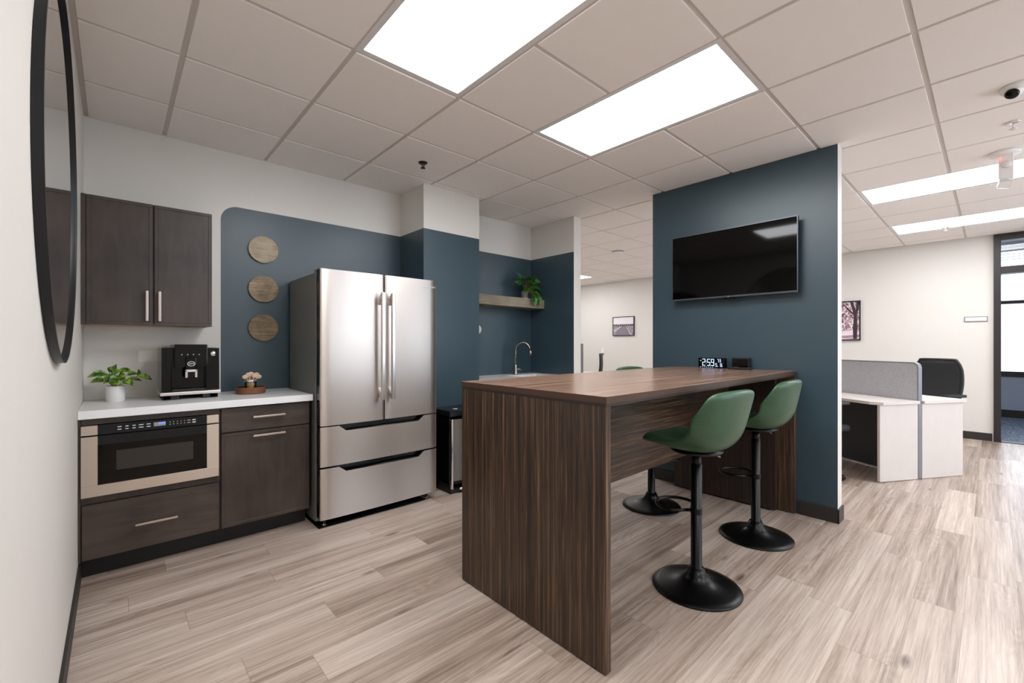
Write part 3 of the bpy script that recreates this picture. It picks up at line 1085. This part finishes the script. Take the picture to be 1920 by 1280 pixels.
# ------------------------------------------------------------------ sink nook
ns = thing('sink_cabinet', 'dark wood sink base cabinet under the nook worktop, behind the bar table', 'cabinet', (3.2, 3.45, 0))
o = ns.location
MB(o).box(2.634, 3.763, 3.20, 3.798, .115, .70).box(2.634, 2.65, 3.20, 3.798, .70, .87).box(3.747, 3.763, 3.20, 3.798, .70, .87).box(2.65, 3.747, 3.20, 3.215, .70, .87).build('carcass', 'cab', ns)
MB(o).box(2.634, 3.763, 3.28, 3.295, .001, .115).build('kickboard', 'toe', ns)
for x0, x1, hx in ((2.64, 3.196, 3.15), (3.202, 3.758, 3.25)):
    m = MB(o)
    door_front(m, x0, x1, .12, .865, 3.178)
    d = m.build('door', 'cab_v', ns)
    bar_pull(o, d, hx, 0, 3.178, .66, vertical=True, z1=.84)
SX0, SX1, SY0, SY1 = 3.20, 3.66, 3.26, 3.60
m = MB((3.2, 3.45, .875))
m.box(2.633, SX0, 3.15, 3.799, .873, .917)
m.box(SX1, 3.764, 3.15, 3.799, .873, .917)
m.box(SX0, SX1, 3.15, SY0, .873, .917)
m.box(SX0, SX1, SY1, 3.799, .873, .917)
tag(m.build('worktop', 'quartz'), 'white worktop around the sink in the navy nook', 'worktop')
sk = MB((3.43, 3.43, .72))
for a in ((SX0 - .01, SX0, SY0 - .01, SY1 + .01), (SX1, SX1 + .01, SY0 - .01, SY1 + .01), (SX0, SX1, SY0 - .01, SY0), (SX0, SX1, SY1, SY1 + .01)):
    sk.box(*a, .72, .872)
sk.box(SX0 - .01, SX1 + .01, SY0 - .01, SY1 + .01, .71, .72)
tag(sk.build('sink', 'faucet'), 'stainless sink let into the nook worktop beneath the tap', 'sink')
fc = thing('faucet', 'brushed metal gooseneck faucet on the nook worktop under the shelf', 'faucet', (3.39, 3.67, .9175))
MB().lathe([(0, 0), (.028, 0), (.026, .008), (.020, .045), (.017, .10), (.015, .12), (0, .12)], n=28).build('base', 'faucet', fc)
pts = [(0, 0, .11), (0, 0, .24)]
R = .085
dr_ = Vector((.55, -.83, 0)).normalized()
for k in range(0, 17):
    a = PI - PI * .93 * k / 16
    pts.append((dr_.x * (R + R * math.cos(a)), dr_.y * (R + R * math.cos(a)), .27 + R * 1.15 * math.sin(a)))
MB().tube(pts, .0115, 14).build('spout', 'faucet', fc)
e = Vector(pts[-1])
MB().tube([e, e + dr_ * .014 + Vector((0, 0, -.075))], [.013, .018], 14).build('spray_head', 'faucet', fc)
MB().tube([(.015, -.0, .055), (.045, -.012, .06), (.085, -.03, .045)], [.012, .009, .006], 10).build('lever', 'faucet', fc)
sh = MB((3.2, 3.68, 1.68)).box(2.634, 3.763, 3.569, 3.799, 1.682, 1.788, .004)
tag(sh.build('floating_shelf', 'weathered'), 'thick weathered grey-brown wooden shelf on the navy nook wall', 'shelf')
th = thing('wall_fitting', 'round white wall disc half hidden behind the navy column in the nook', 'wall fitting', (2.945, YB, 1.425))
MB(th.location).lathe([(0, 0), (.052, 0), (.050, .014), (0, .018)], (0, 0, 0), 36, mat=T(2.935, YB - .001, 1.425) @ Matrix.Rotation(PI / 2, 4, 'X')).build('cover', 'white_plastic', th)
MB(th.location).lathe([(0, .016), (.016, .016), (.014, .03), (0, .03)], (0, 0, 0), 24, mat=T(2.935, YB - .001, 1.425) @ Matrix.Rotation(PI / 2, 4, 'X')).build('dial', 'white_plastic', th)

# ------------------------------------------------------------------ bar table
IX0, IX1, IY0, IY1 = 1.381, 3.775, .986, 1.925
bt = thing('bar_table', 'tall dark zebra-wood bar table running up to the navy television wall', 'table', ((IX0 + IX1) / 2, (IY0 + IY1) / 2, 0))
o = bt.location
top = MB(o).box(IX0 + .0015, IX1 - .0015, IY0 + .0015, IY1 - .0015, 1.040, 1.067, .001, seg=1).build('table_top', 'zebra_top_sheen', bt)
m = MB(o)
for a in ((IX0, IX1, IY0, IY0 + .0015), (IX0, IX1, IY1 - .0015, IY1), (IX0, IX0 + .0015, IY0 + .0015, IY1 - .0015), (IX1 - .0015, IX1, IY0 + .0015, IY1 - .0015)):
    m.box(*a, 1.040, 1.0662)
m.build('edge_band', plain('brown_edge_band', srgb(72, 50, 38), .35), top)
MB(o).box(IX0 + .002, IX1 - .002, IY0 + .004, IY1 - .004, 1.0285, 1.040).build('underlay', 'zebra_edge', bt)
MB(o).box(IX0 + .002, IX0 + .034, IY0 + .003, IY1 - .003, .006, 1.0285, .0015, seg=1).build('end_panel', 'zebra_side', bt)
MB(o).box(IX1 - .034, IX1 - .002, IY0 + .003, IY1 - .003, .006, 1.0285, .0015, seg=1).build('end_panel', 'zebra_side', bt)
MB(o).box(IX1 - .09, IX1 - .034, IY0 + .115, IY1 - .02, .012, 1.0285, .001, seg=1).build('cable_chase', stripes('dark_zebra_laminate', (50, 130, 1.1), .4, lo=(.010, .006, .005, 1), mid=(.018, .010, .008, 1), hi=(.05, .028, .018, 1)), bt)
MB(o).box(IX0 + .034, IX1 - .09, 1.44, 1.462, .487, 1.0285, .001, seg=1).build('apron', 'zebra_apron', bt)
for x in (IX0 + .018, IX1 - .018):
    for y in (IY0 + .06, IY1 - .06):
        MB(o).lathe([(.012, 0), (.012, .006)], (x, y, 0), 12).build('foot', 'blk_matte', bt)


# ------------------------------------------------------------------ bar stools
def stool_shell():
    """padded one-piece bucket: rows run from the seat's front edge to the back's top"""
    m = MB()
    # (y, z) centre line, half width, side lift, side wrap forward
    C = [(.238, .752, .150, .000, -.035), (.228, .765, .180, .004, -.020), (.18, .768, .200, .010, 0), (.10, .756, .208, .022, 0), (.02, .744, .212, .042, .0),
         (-.05, .740, .216, .066, .004), (-.11, .750, .221, .095, .02), (-.155, .778, .225, .10, .055), (-.186, .825, .227, .075, .085), (-.202, .885, .227, .038, .085),
         (-.212, .945, .224, .010, .068), (-.220, 1.000, .216, -.003, .052), (-.225, 1.032, .200, -.010, .042), (-.227, 1.046, .165, -.010, .032)]
    th = .050
    N = 16
    top_, bot = [], []
    for i, (y, z, hw, lift, wrap) in enumerate(C):
        a, b_ = C[max(i - 1, 0)], C[min(i + 1, len(C) - 1)]
        d = Vector((0, b_[0] - a[0], b_[1] - a[1])).normalized()
        nrm = Vector((0, d.z, -d.y))
        if nrm.z < 0 and i < 6:
            nrm = -nrm
        if i >= 6 and nrm.y < 0:
            nrm = -nrm
        rt, rb = [], []
        for k in range(N + 1):
            s_ = -1 + 2 * k / N
            p = Vector((s_ * hw, y + wrap * abs(s_) ** 2.2, z + lift * abs(s_) ** 2.6))
            e = math.sqrt(max(0, 1 - abs(s_) ** 5))
            q = th * .5 * (.25 + .75 * e) * (.55 if i in (0, len(C) - 1) else 1)
            n2 = (nrm + Vector((-s_ * .5, 0, 0)) * abs(s_)).normalized()
            rt.append(p + n2 * q)
            rb.append(p - n2 * q)
        top_.append(rt)
        bot.append(rb)
    b = bmesh.new()
    VT = [[b.verts.new(p) for p in r] for r in top_]
    VB = [[b.verts.new(p) for p in r] for r in bot]
    nR = len(C)
    for i in range(nR - 1):
        for k in range(N):
            b.faces.new((VT[i][k], VT[i][k + 1], VT[i + 1][k + 1], VT[i + 1][k]))
            b.faces.new((VB[i][k], VB[i + 1][k], VB[i + 1][k + 1], VB[i][k + 1]))
        b.faces.new((VT[i][0], VT[i + 1][0], VB[i + 1][0], VB[i][0]))
        b.faces.new((VT[i][N], VB[i][N], VB[i + 1][N], VT[i + 1][N]))
    for k in range(N):
        b.faces.new((VT[0][k], VB[0][k], VB[0][k + 1], VT[0][k + 1]))
        b.faces.new((VT[-1][k], VT[-1][k + 1], VB[-1][k + 1], VB[-1][k]))
    bmesh.ops.recalc_face_normals(b, faces=b.faces)
    m._merge(b, 0, True)
    return m


def make_stool():
    r = thing('bar_stool', '', 'bar stool')
    s_ = stool_shell().build('seat_shell', 'green', r)
    md = s_.modifiers.new('sub', 'SUBSURF')
    md.levels = md.render_levels = 2
    MB().lathe([(0, .704), (.09, .704), (.12, .709), (.13, .720), (0, .722)], n=40).build('seat_pan', 'blk_satin', r)
    MB().lathe([(.034, .03), (.034, .045), (.0275, .05), (.0275, .645), (.02, .647)], n=28).build('column', 'blk_satin', r)
    MB().lathe([(.0245, .60), (.0245, .706)], n=28).build('gas_lift', 'blk_satin', r)
    MB().lathe([(0, .001), (.216, .001), (.219, .005), (.214, .011), (.185, .018), (.15, .024), (.115, .032), (.085, .043), (.062, .058), (.047, .078), (.037, .105), (.0, .105)], n=72).build('base', 'blk_satin', r)
    pts = [(-.02, .024, .40)]
    pts += [(.105 * math.cos(a), .115 + .105 * math.sin(a), .40) for a in [PI * 1.12 - k * (PI * 1.24) / 22 for k in range(23)]]
    pts += [(.02, .024, .40)]
    MB().tube(pts, .0085, 10).lathe([(.030, .385), (.030, .415)], n=20, cap=False).build('footrest', 'blk_satin', r)
    MB().tube([(.03, -.02, .712), (.075, -.03, .70), (.145, -.05, .665)], .0035, 8).build('height_lever', 'nickel', r)
    return r


st0 = make_stool()
STS = [((2.247, 1.04), -.10, 'green leather bar stool nearest the camera, beside the end panel of the bar table'),
       ((3.127, 1.05), .0, 'green leather bar stool farther along, next to the navy television wall'),
       ((3.115, 1.80), PI, 'bar stool across the bar table, only its black base and pole seen underneath'),
       ((2.17, 1.81), PI, 'bar stool hidden behind the end panel of the bar table, only its base edge showing')]
for k, ((x, y), rz, lab) in enumerate(STS):
    r = st0 if k == 0 else copy_tree(st0)
    r.location = (x, y, 0)
    r.rotation_euler = (0, 0, rz)
    r['label'] = lab
    r['group'] = 'green bar stools around the bar table'
    if k == 2:                      # this one is wound up a little higher
        for c in r.children:
            if c.name.split('.')[0] in ('seat_shell', 'seat_pan', 'gas_lift', 'height_lever'):
                c.location.z += .038

# ------------------------------------------------------------------ television
tv = thing('television', 'large black wall-mounted television on the navy wall above the bar table', 'television', (3.74, 1.445, 1.93))
o = tv.location
TX, TY0, TY1, TZ0, TZ1 = 3.700, .957, 1.933, 1.648, 2.211
MB(o).box(TX + .004, TX + .028, TY0, TY1, TZ0, TZ1, .003).build('back_cover', 'dark_plastic', tv)
MB(o).box(TX + .028, TX + .055, TY0 + .12, TY1 - .12, TZ0 + .02, TZ1 - .12, .006).build('electronics_housing', 'dark_plastic', tv)
MB(o).box(TX + .055, 3.7795, 1.25, 1.64, 1.78, 2.05).build('wall_mount', 'blk_matte', tv)
scr = MB(o).box(TX, TX + .004, TY0 + .006, TY1 - .006, TZ0 + .014, TZ1 - .006).build('screen', 'blk_glass', tv)
bz = MB(o)
bz.box(TX - .003, TX + .004, TY0, TY1, TZ0, TZ0 + .014, .001, seg=1)
bz.box(TX - .003, TX + .004, TY0, TY0 + .006, TZ0 + .014, TZ1)
bz.box(TX - .003, TX + .004, TY1 - .006, TY1, TZ0 + .014, TZ1)
bz.box(TX - .003, TX + .004, TY0 + .006, TY1 - .006, TZ1 - .006, TZ1)
bz = bz.build('bezel', plain('bezel_grey', srgb(86, 90, 98), .3, .6), tv)
text_mesh('lettering', 'LG', .011, 'white_print', bz, T(TX - o.x - .0032, 1.447 - o.y, TZ0 + .003 - o.z) @ FACE_X, .0002)
MB(o).box(TX + .002, TX + .02, 1.40, 1.49, TZ0 - .014, TZ0, .004).build('sensor', 'blk_gloss', tv)

# ------------------------------------------------------------------ clock and the things by it
ck = thing('digital_clock', 'black digital clock with white glowing digits on the bar table', 'clock', (3.70, 1.577, 1.0675), -.06)
MB().box(-.016, .016, -.115, .115, 0, .084, .008, seg=3).build('case', 'blk_gloss', ck)
SEG = {'2': 'abged', '5': 'afgcd', '9': 'abcdfg', '7': 'abc', '3': 'abcdg', '8': 'abcdefg'}


def digit(m, ch, y0, z0, w_, h, tk):
    """seven-segment digit on the face x=-.0165; y decreases to the reader's right"""
    x0, x1 = -.0172, -.0155
    s_ = {'a': (0, w_, h - tk, h), 'g': (0, w_, h / 2 - tk / 2, h / 2 + tk / 2), 'd': (0, w_, 0, tk),
          'f': (0, tk, h / 2, h), 'b': (w_ - tk, w_, h / 2, h), 'e': (0, tk, 0, h / 2), 'c': (w_ - tk, w_, 0, h / 2)}
    for q in SEG[ch]:
        a, b_, c, d = s_[q]
        m.box(x0, x1, y0 - b_, y0 - a, z0 + c, z0 + d, .0004, seg=1)


m = MB()
digit(m, '2', .078, .017, .026, .058, .0052)
digit(m, '5', .036, .017, .026, .058, .0052)
digit(m, '9', .003, .017, .026, .058, .0052)
for z in (.036, .054):
    m.box(-.0172, -.0155, .0415, .0455, z, z + .004)
digit(m, '7', -.050, .049, .011, .026, .0028)
digit(m, '3', -.066, .049, .013, .026, .0028)
digit(m, '5', -.034, .012, .014, .028, .003)
m.box(-.0172, -.0155, -.0545, -.0515, .012, .015)
digit(m, '8', -.074, .012, .014, .028, .003)
m.box(-.0172, -.0155, -.0945, -.0915, .012, .015)
for k in range(7):
    m.box(-.0172, -.0155, .090 - k * .0175, .098 - k * .0175, .006, .0085)
m.box(-.0172, -.0155, .086, .097, .058, .062)
m.build('digits', 'led', ck)

bx = thing('power_outlet_box', 'small black glossy outlet box beside the digital clock at the navy wall', 'outlet box', (3.745, 1.365, 1.0675))
MB().box(-.02, .02, -.066, .066, 0, .088, .003).build('housing', 'blk_matte', bx)
MB().box(-.022, -.0195, -.058, .058, .010, .078, .001, seg=1).build('face', 'blk_glass', bx)
m = MB()
m.box(-.0235, -.0215, -.052, -.015, .006, .012)
m.box(-.0235, -.0215, .010, .05, .008, .014)
m.build('label_strip', 'nickel', bx)
rm = thing('remote_control', 'slim black remote control lying in front of the outlet box on the bar table', 'remote control', (3.62, 1.33, 1.0675), .12)
MB().box(-.018, .018, -.085, .085, 0.0, .016, .006, seg=3).build('body', 'blk_matte', rm)
m = MB()
for k in range(8):
    for q in (-.009, 0, .009):
        m.box(q - .003, q + .003, -.06 + k * .015, -.053 + k * .015, .0155, .0175)
m.build('buttons', 'dark_plastic', rm)

# ------------------------------------------------------------------ desks at the right (turned 30 degrees)
P0 = Vector((5.575, .455, 0))
RZ = -PI / 6
# local frame: +x = u (across the desks, towards the far wall), +y = v (along the divider)


def rot_thing(name, lab, cat, u, v, z=0, rz=RZ, group=None):
    c, s_ = math.cos(RZ), math.sin(RZ)
    return thing(name, lab, cat, (P0.x + u * c - v * s_, P0.y + u * s_ + v * c, z), rz, group)


dv = rot_thing('desk_divider', 'grey felt divider panel standing between the two white desks', 'divider', 0, 0)
m = MB()
L_ = 1.55
poly = [(0, .01), (L_, .01), (L_, 1.085), (.035, 1.085), (.012, 1.075), (0, 1.05)]
m.prism([(p[0] + .004, p[1]) for p in poly], -.020, .020, 'x')
m.build('felt_panel', 'grey_fabric', dv)
m = MB()
pts = [(0, .004, .012), (0, .004, 1.045), (0, .012, 1.072), (0, .036, 1.088), (0, L_, 1.088)]
for a, b_ in zip(pts, pts[1:]):
    d = Vector(b_) - Vector(a)
    L2 = d.length
    ang = math.atan2(d.z, d.y)
    m.box(-.022, .022, -.002, L2 + .002, -.006, .006, .003, mat=T(*a) @ Matrix.Rotation(ang, 4, 'X'))
m.build('edge_trim', 'desk_edge', dv)


def desk(lab, sgn, ua, ub):
    """white desk; its near end panel spans u from ua to ub"""
    d = rot_thing('office_desk', lab, 'desk', 0, 0)
    lo, hi = min(ua, ub), max(ua, ub)
    m = MB()
    e0, e1 = (lo - .045, hi + .0) if sgn < 0 else (lo, hi + .03)
    if sgn < 0:
        poly = [(e0 + .06, -.02), (e1, -.02), (e1, L_), (e0, L_), (e0, .06)]
    else:
        poly = [(e0, -.02), (e1 - .01, -.02), (e1, -.01), (e1, L_), (e0, L_)]
    m.prism(poly, .708, .735, 'z', .002)
    m.build('desk_top', 'desk_white', d)
    MB().box(lo, hi, 0, .025, .004, .7075, .0015, seg=1).build('end_panel', 'desk_white', d)
    MB().box(lo, hi, L_ - .03, L_ - .005, .004, .7075, .0015, seg=1).build('end_panel', 'desk_white', d)
    x = hi - .02 if sgn < 0 else lo
    MB().box(x, x + .018, .03, L_ - .035, .03, .7075).build('modesty_panel', 'dark_plastic' if sgn < 0 else 'desk_white', d)
    return d


desk('white desk in front of the grey felt divider, nearest the navy wall', -1, -.47, -.025)
desk('white desk behind the grey felt divider, nearest the door', 1, .027, .53)


# ------------------------------------------------------------------ office chairs
def make_chair():
    r = thing('office_chair', '', 'office chair')
    m = MB()
    m.box(-.24, .24, -.23, .24, .435, .505, .03, seg=3)
    m.build('seat', 'blk_matte', r)
    # curved mesh back, its face towards +y
    rows, rowb = [], []
    for i in range(11):
        z = .56 + .53 * i / 10
        hw = .205 + .02 * math.sin(PI * i / 10) - (.035 if i == 10 else (.01 if i == 9 else 0)) - (.04 if i == 0 else 0)
        yb = -.23 - .05 * math.sin(PI * i / 10 * .9) - .045 * (i / 10) ** 2 + .02
        rows.append([(hw * (-1 + 2 * k / 10), yb + .045 * (abs(-1 + 2 * k / 10)) ** 2, z) for k in range(11)])
    bk = MB()
    bk.grid(rows)
    bk = bk.build('backrest', 'mesh', r)
    sd = bk.modifiers.new('s', 'SOLIDIFY')
    sd.thickness = .014
    loop = [rows[0][k] for k in range(11)] + [rows[i][10] for i in range(1, 11)] + [rows[10][k] for k in range(9, -1, -1)] + [rows[i][0] for i in range(9, 0, -1)]
    MB().tube(loop, .016, 8, closed=True).build('back_frame', 'blk_matte', r)
    MB().tube([(0, -.06, .43), (0, -.22, .42), (0, -.30, .50), (0, -.285, .70)], .022, 10).build('spine', 'blk_matte', r)
    for s_ in (-1, 1):
        a = MB()
        a.box(s_ * .29 - .04, s_ * .29 + .04, -.13, .13, .705, .735, .012, seg=3)
        a = a.build('armrest', 'blk_matte', r)
        MB().box(s_ * .285 - .018, s_ * .285 + .018, -.035, .035, .45, .706, .006).box(min(s_ * .15, s_ * .30), max(s_ * .15, s_ * .30), -.03, .03, .415, .436, .004).build('arm_post', 'dark_plastic', a)
    MB().lathe([(.028, .10), (.028, .25), (.02, .25), (.02, .42), (.09, .425), (.09, .436)], n=20).build('gas_column', 'blk_satin', r)
    for k in range(5):
        a = 2 * PI * k / 5 + .3
        ca, sa = math.cos(a), math.sin(a)
        g = MB().tube([(ca * .02, sa * .02, .115), (ca * .29, sa * .29, .075)], [.026, .016], 10).build('base_spoke', 'blk_matte', r)
        rt = T(ca * .29, sa * .29, .03) @ Matrix.Rotation(a, 4, 'Z') @ Matrix.Rotation(PI / 2, 4, 'X')
        MB().lathe([(0, -.022), (.028, -.022), (.029, -.018), (.029, -.004), (.02, -.003), (.02, .003), (.029, .004), (.029, .018), (.028, .022), (0, .022)], n=18, mat=rt).build('caster', 'blk_gloss', g)
    return r


ch0 = make_chair()
CH = [((6.63, .525), PI / 3, 'black mesh-back office chair behind the grey divider, by the far white wall'),
      ((5.05, 1.22), -PI / 2 - PI / 6 - .05, 'black office chair tucked under the near white desk, mostly hidden by the navy wall'),
      ((5.83, 4.57), .64, 'black office chair with curved back seen side-on through the gap beyond the bar table')]
for k, ((x, y), rz, lab) in enumerate(CH):
    r = ch0 if k == 0 else copy_tree(ch0)
    r.location = (x, y, 0)
    r.rotation_euler = (0, 0, rz)
    r['label'] = lab
    r['group'] = 'black office chairs at the white desks'

# far cluster seen through the gap
d2 = thing('desk_divider', 'tall grey divider panel seen edge-on beside the white wall end, beyond the bar table', 'divider', (4.30, 3.437, 0), .674)
MB().box(.012, .80, -.015, .015, .01, 1.262).build('felt_panel', 'grey_fabric', d2)
MB().box(0, .012, -.017, .017, .01, 1.27, .002).build('edge_trim', 'desk_edge', d2)
d3 = thing('office_desk', 'white desk edge showing beyond the bar table, next to the edge-on divider', 'desk', (6.36, 5.85, 0), .0)
MB().box(-.36, .36, -.79, .75, .708, .735, .002).build('desk_top', 'desk_white', d3)
MB().box(-.33, .33, -.76, -.735, .004, .7075).build('end_panel', 'desk_white', d3)
MB().box(-.33, .33, .69, .715, .004, .7075).build('end_panel', 'desk_white', d3)

# ------------------------------------------------------------------ pictures and plate on the far wall
t = NT('blossom_print')
co = t.coord()
nz = t.noise(co, 30, 4, .7, .8)
sx = t.n('ShaderNodeSeparateXYZ')
t.l(co, sx.inputs[0])
blos = t.ramp(nz, [(.38, srgb(62, 40, 48)), (.48, srgb(160, 120, 132)), (.56, srgb(236, 218, 226)), (.66, srgb(250, 246, 250))])
path_ = t.ramp(t.noise(t.mapping(co, (1, 3, 40)), 1, 3), [(.42, srgb(168, 132, 150)), (.55, srgb(238, 224, 234))])
t.set(Base_Color=t.mix(t.math('LESS_THAN', sx.outputs[2], -.14), blos, path_), Roughness=.5)
M['blossom'] = t.m


def picture(name, lab, yc, zc, wy, hz, mat):
    p = thing(name, lab, 'picture', (XF, yc, zc))
    m = MB()
    f = .014
    for a in ((-wy / 2, wy / 2, -hz / 2, -hz / 2 + f), (-wy / 2, wy / 2, hz / 2 - f, hz / 2), (-wy / 2, -wy / 2 + f, -hz / 2 + f, hz / 2 - f), (wy / 2 - f, wy / 2, -hz / 2 + f, hz / 2 - f)):
        m.box(-.028, -.002, a[0], a[1], a[2], a[3])
    m.build('frame', 'frame_black', p)
    pr_ = MB().box(-.020, -.003, -wy / 2 + f, wy / 2 - f, -hz / 2 + f, hz / 2 - f).build('print', mat, p)
    return p, pr_


p1, pr1 = picture('framed_picture', 'framed picture of a dark tree trunk among pink blossom, right of the navy wall', 1.66, 1.625, .61, .61, 'blossom')
m = MB()
X0 = -.0215
m.prism([(-.215, -.285), (-.262, -.285), (-.268, -.12), (-.262, .08), (-.285, .20), (-.292, .29), (-.26, .29), (-.245, .16), (-.215, .29), (-.175, .29), (-.205, .17), (-.222, .05), (-.212, -.12)], X0, X0 + .002, 'x')
m.prism([(-.215, .12), (-.10, .26), (-.08, .26), (-.21, .09)], X0, X0 + .002, 'x')
m.build('tree_trunk', plain('trunk_ink', srgb(52, 40, 44), .6), pr1)
t = NT('road_print')
co = t.coord()
sx = t.n('ShaderNodeSeparateXYZ')
t.l(co, sx.inputs[0])
nz = t.noise(t.mapping(co, (1, 40, 60)), 1, 4, .7)
side = t.ramp(nz, [(.4, srgb(66, 58, 68)), (.6, srgb(205, 196, 204))])
sky_ = srgb(232, 226, 230)
t.set(Base_Color=t.mix(t.math('GREATER_THAN', sx.outputs[2], .045), side, sky_), Roughness=.5)
p2, pr2 = picture('framed_picture', 'small framed photograph of a road under pale sky, on the far wall', 5.565, 1.66, .556, .43, t.m)
m = MB()
m.prism([(.24, -.20), (-.22, -.20), (-.03, .02), (.03, .02)], X0, X0 + .002, 'x')
rd = m.build('road', plain('road_ink', srgb(136, 124, 134), .6), pr2)
m = MB()
m.prism([(.255, -.12), (.255, -.10), (.06, .0), (.05, -.005)], X0 - .0005, X0 + .001, 'x')
m.prism([(-.215, -.20), (-.195, -.20), (-.10, -.05), (-.105, -.05)], X0 - .0005, X0 + .001, 'x')
m.build('road_lines', 'white_print', rd)
m = MB()
for k in range(10):
    y = -.23 + k * .051
    m.box(X0 - .001, X0 + .001, y - .018, y + .018, .0, .030 + .018 * random.random())
m.build('treeline', plain('treeline_ink', srgb(92, 70, 78), .6), pr2)

np_ = thing('name_plate', 'narrow silver room name plate on the far wall beside the dark door frame', 'sign', (XF, .147, 1.595))
MB().box(-.012, -.001, -.107, .107, -.034, .034, .002).build('plate', 'desk_edge', np_)
MB().box(-.014, -.011, -.098, .098, -.024, .024).build('insert', 'white_plastic', np_)
rc = thing('wall_receptacle', 'tiny white wall box beyond the bar table, behind the curved chair back', 'outlet', (XF, 6.12, 1.10))
MB().box(-.03, -.001, -.04, .04, -.05, .05, .005).build('cover', 'white_plastic', rc)


# ------------------------------------------------------------------ ceiling fittings
def sprinkler(x, y, lab, bulb, metal='chrome'):
    s_ = thing('sprinkler', lab, 'sprinkler', (x, y, CZ - .0075), group='sprinkler heads in the ceiling')
    MB().lathe([(0, 0), (.036, 0), (.034, -.006), (.018, -.010), (0, -.010)], n=28).build('escutcheon', metal, s_)
    m = MB()
    for a in (-1, 1):
        m.tube([(a * .008, 0, -.008), (a * .013, 0, -.025), (0, 0, -.042)], .0028, 8)
    m.build('yoke', metal, s_)
    MB().lathe([(0, -.042), (.019, -.042), (.019, -.045), (0, -.045)], n=20).build('deflector', metal, s_)
    MB().ball((0, 0, -.025), .004, (1, 1, 3), n=10).build('glass_bulb', bulb, s_)


red = plain('red_glass_bulb', srgb(190, 30, 25), .1)
sprinkler(1.779, 2.99, 'dark sprinkler head in the ceiling tile above the refrigerator', red, 'dark_metal')
sprinkler(4.24, -.09, 'sprinkler head with red bulb at the right edge, below the camera dome', red)
sprinkler(7.471, .382, 'small sprinkler head in front of the far wall near the dark door frame', red)

dc = thing('security_camera', 'white dome security camera with black eye on the ceiling, top right', 'security camera', (3.66, -.09, CZ - .0075))
MB().lathe([(0, 0), (.066, 0), (.064, -.018), (.055, -.030), (0, -.034)], n=40).build('housing', 'white_plastic', dc)
e = Vector((-.018, .012, -.030))
MB().ball(e, .036, n=28).build('eyeball', 'white_plastic', dc)
dirv = Vector((-.62, .25, -.75)).normalized()
rt = T(*(e + dirv * .014)) @ dirv.to_track_quat('Z', 'Y').to_matrix().to_4x4()
MB().lathe([(0, 0), (.029, 0), (.029, .014), (.022, .021), (0, .024)], n=28, mat=rt).build('lens', 'blk_gloss', dc)

es = thing('ceiling_detector', 'white ceiling fixture with a clear drooping arm hanging at the right edge', 'detector', (4.86, -.06, CZ - .0075))
MB().lathe([(0, 0), (.085, 0), (.083, -.018), (.078, -.022), (0, -.022)], n=40).build('mount_plate', 'white_plastic', es)
MB().box(-.035, .035, -.045, .03, -.20, -.02, .008, seg=3).build('arm', 'white_plastic', es)
MB().box(-.030, .030, -.035, .030, -.065, .0, .006, seg=2, mat=T(0, -.008, -.198) @ Matrix.Rotation(.3, 4, 'X')).build('clear_tip', 'glass', es)
MB().lathe([(0, 0), (.028, 0), (.022, .016), (0, .018)], n=24, mat=T(-.035, -.01, -.10) @ Matrix.Rotation(-PI / 2, 4, 'Y')).build('sensor_eye', 'white_plastic', es)
MB().box(-.04, -.034, .020, .026, -.065, -.045).build('status_light', 'red_led', es)

sd_ = thing('smoke_detector', 'round white smoke detector on the ceiling beyond the white wall edge', 'smoke detector', (5.70, 3.86, CZ - .0075))
MB().lathe([(0, 0), (.085, 0), (.083, -.02), (.06, -.045), (.02, -.055), (0, -.055)], n=36).build('body', 'white_plastic', sd_)
MB().lathe([(.088, .0), (.088, -.014), (.083, -.014), (.083, 0)], n=36, cap=False).build('base_ring', 'desk_edge', sd_)
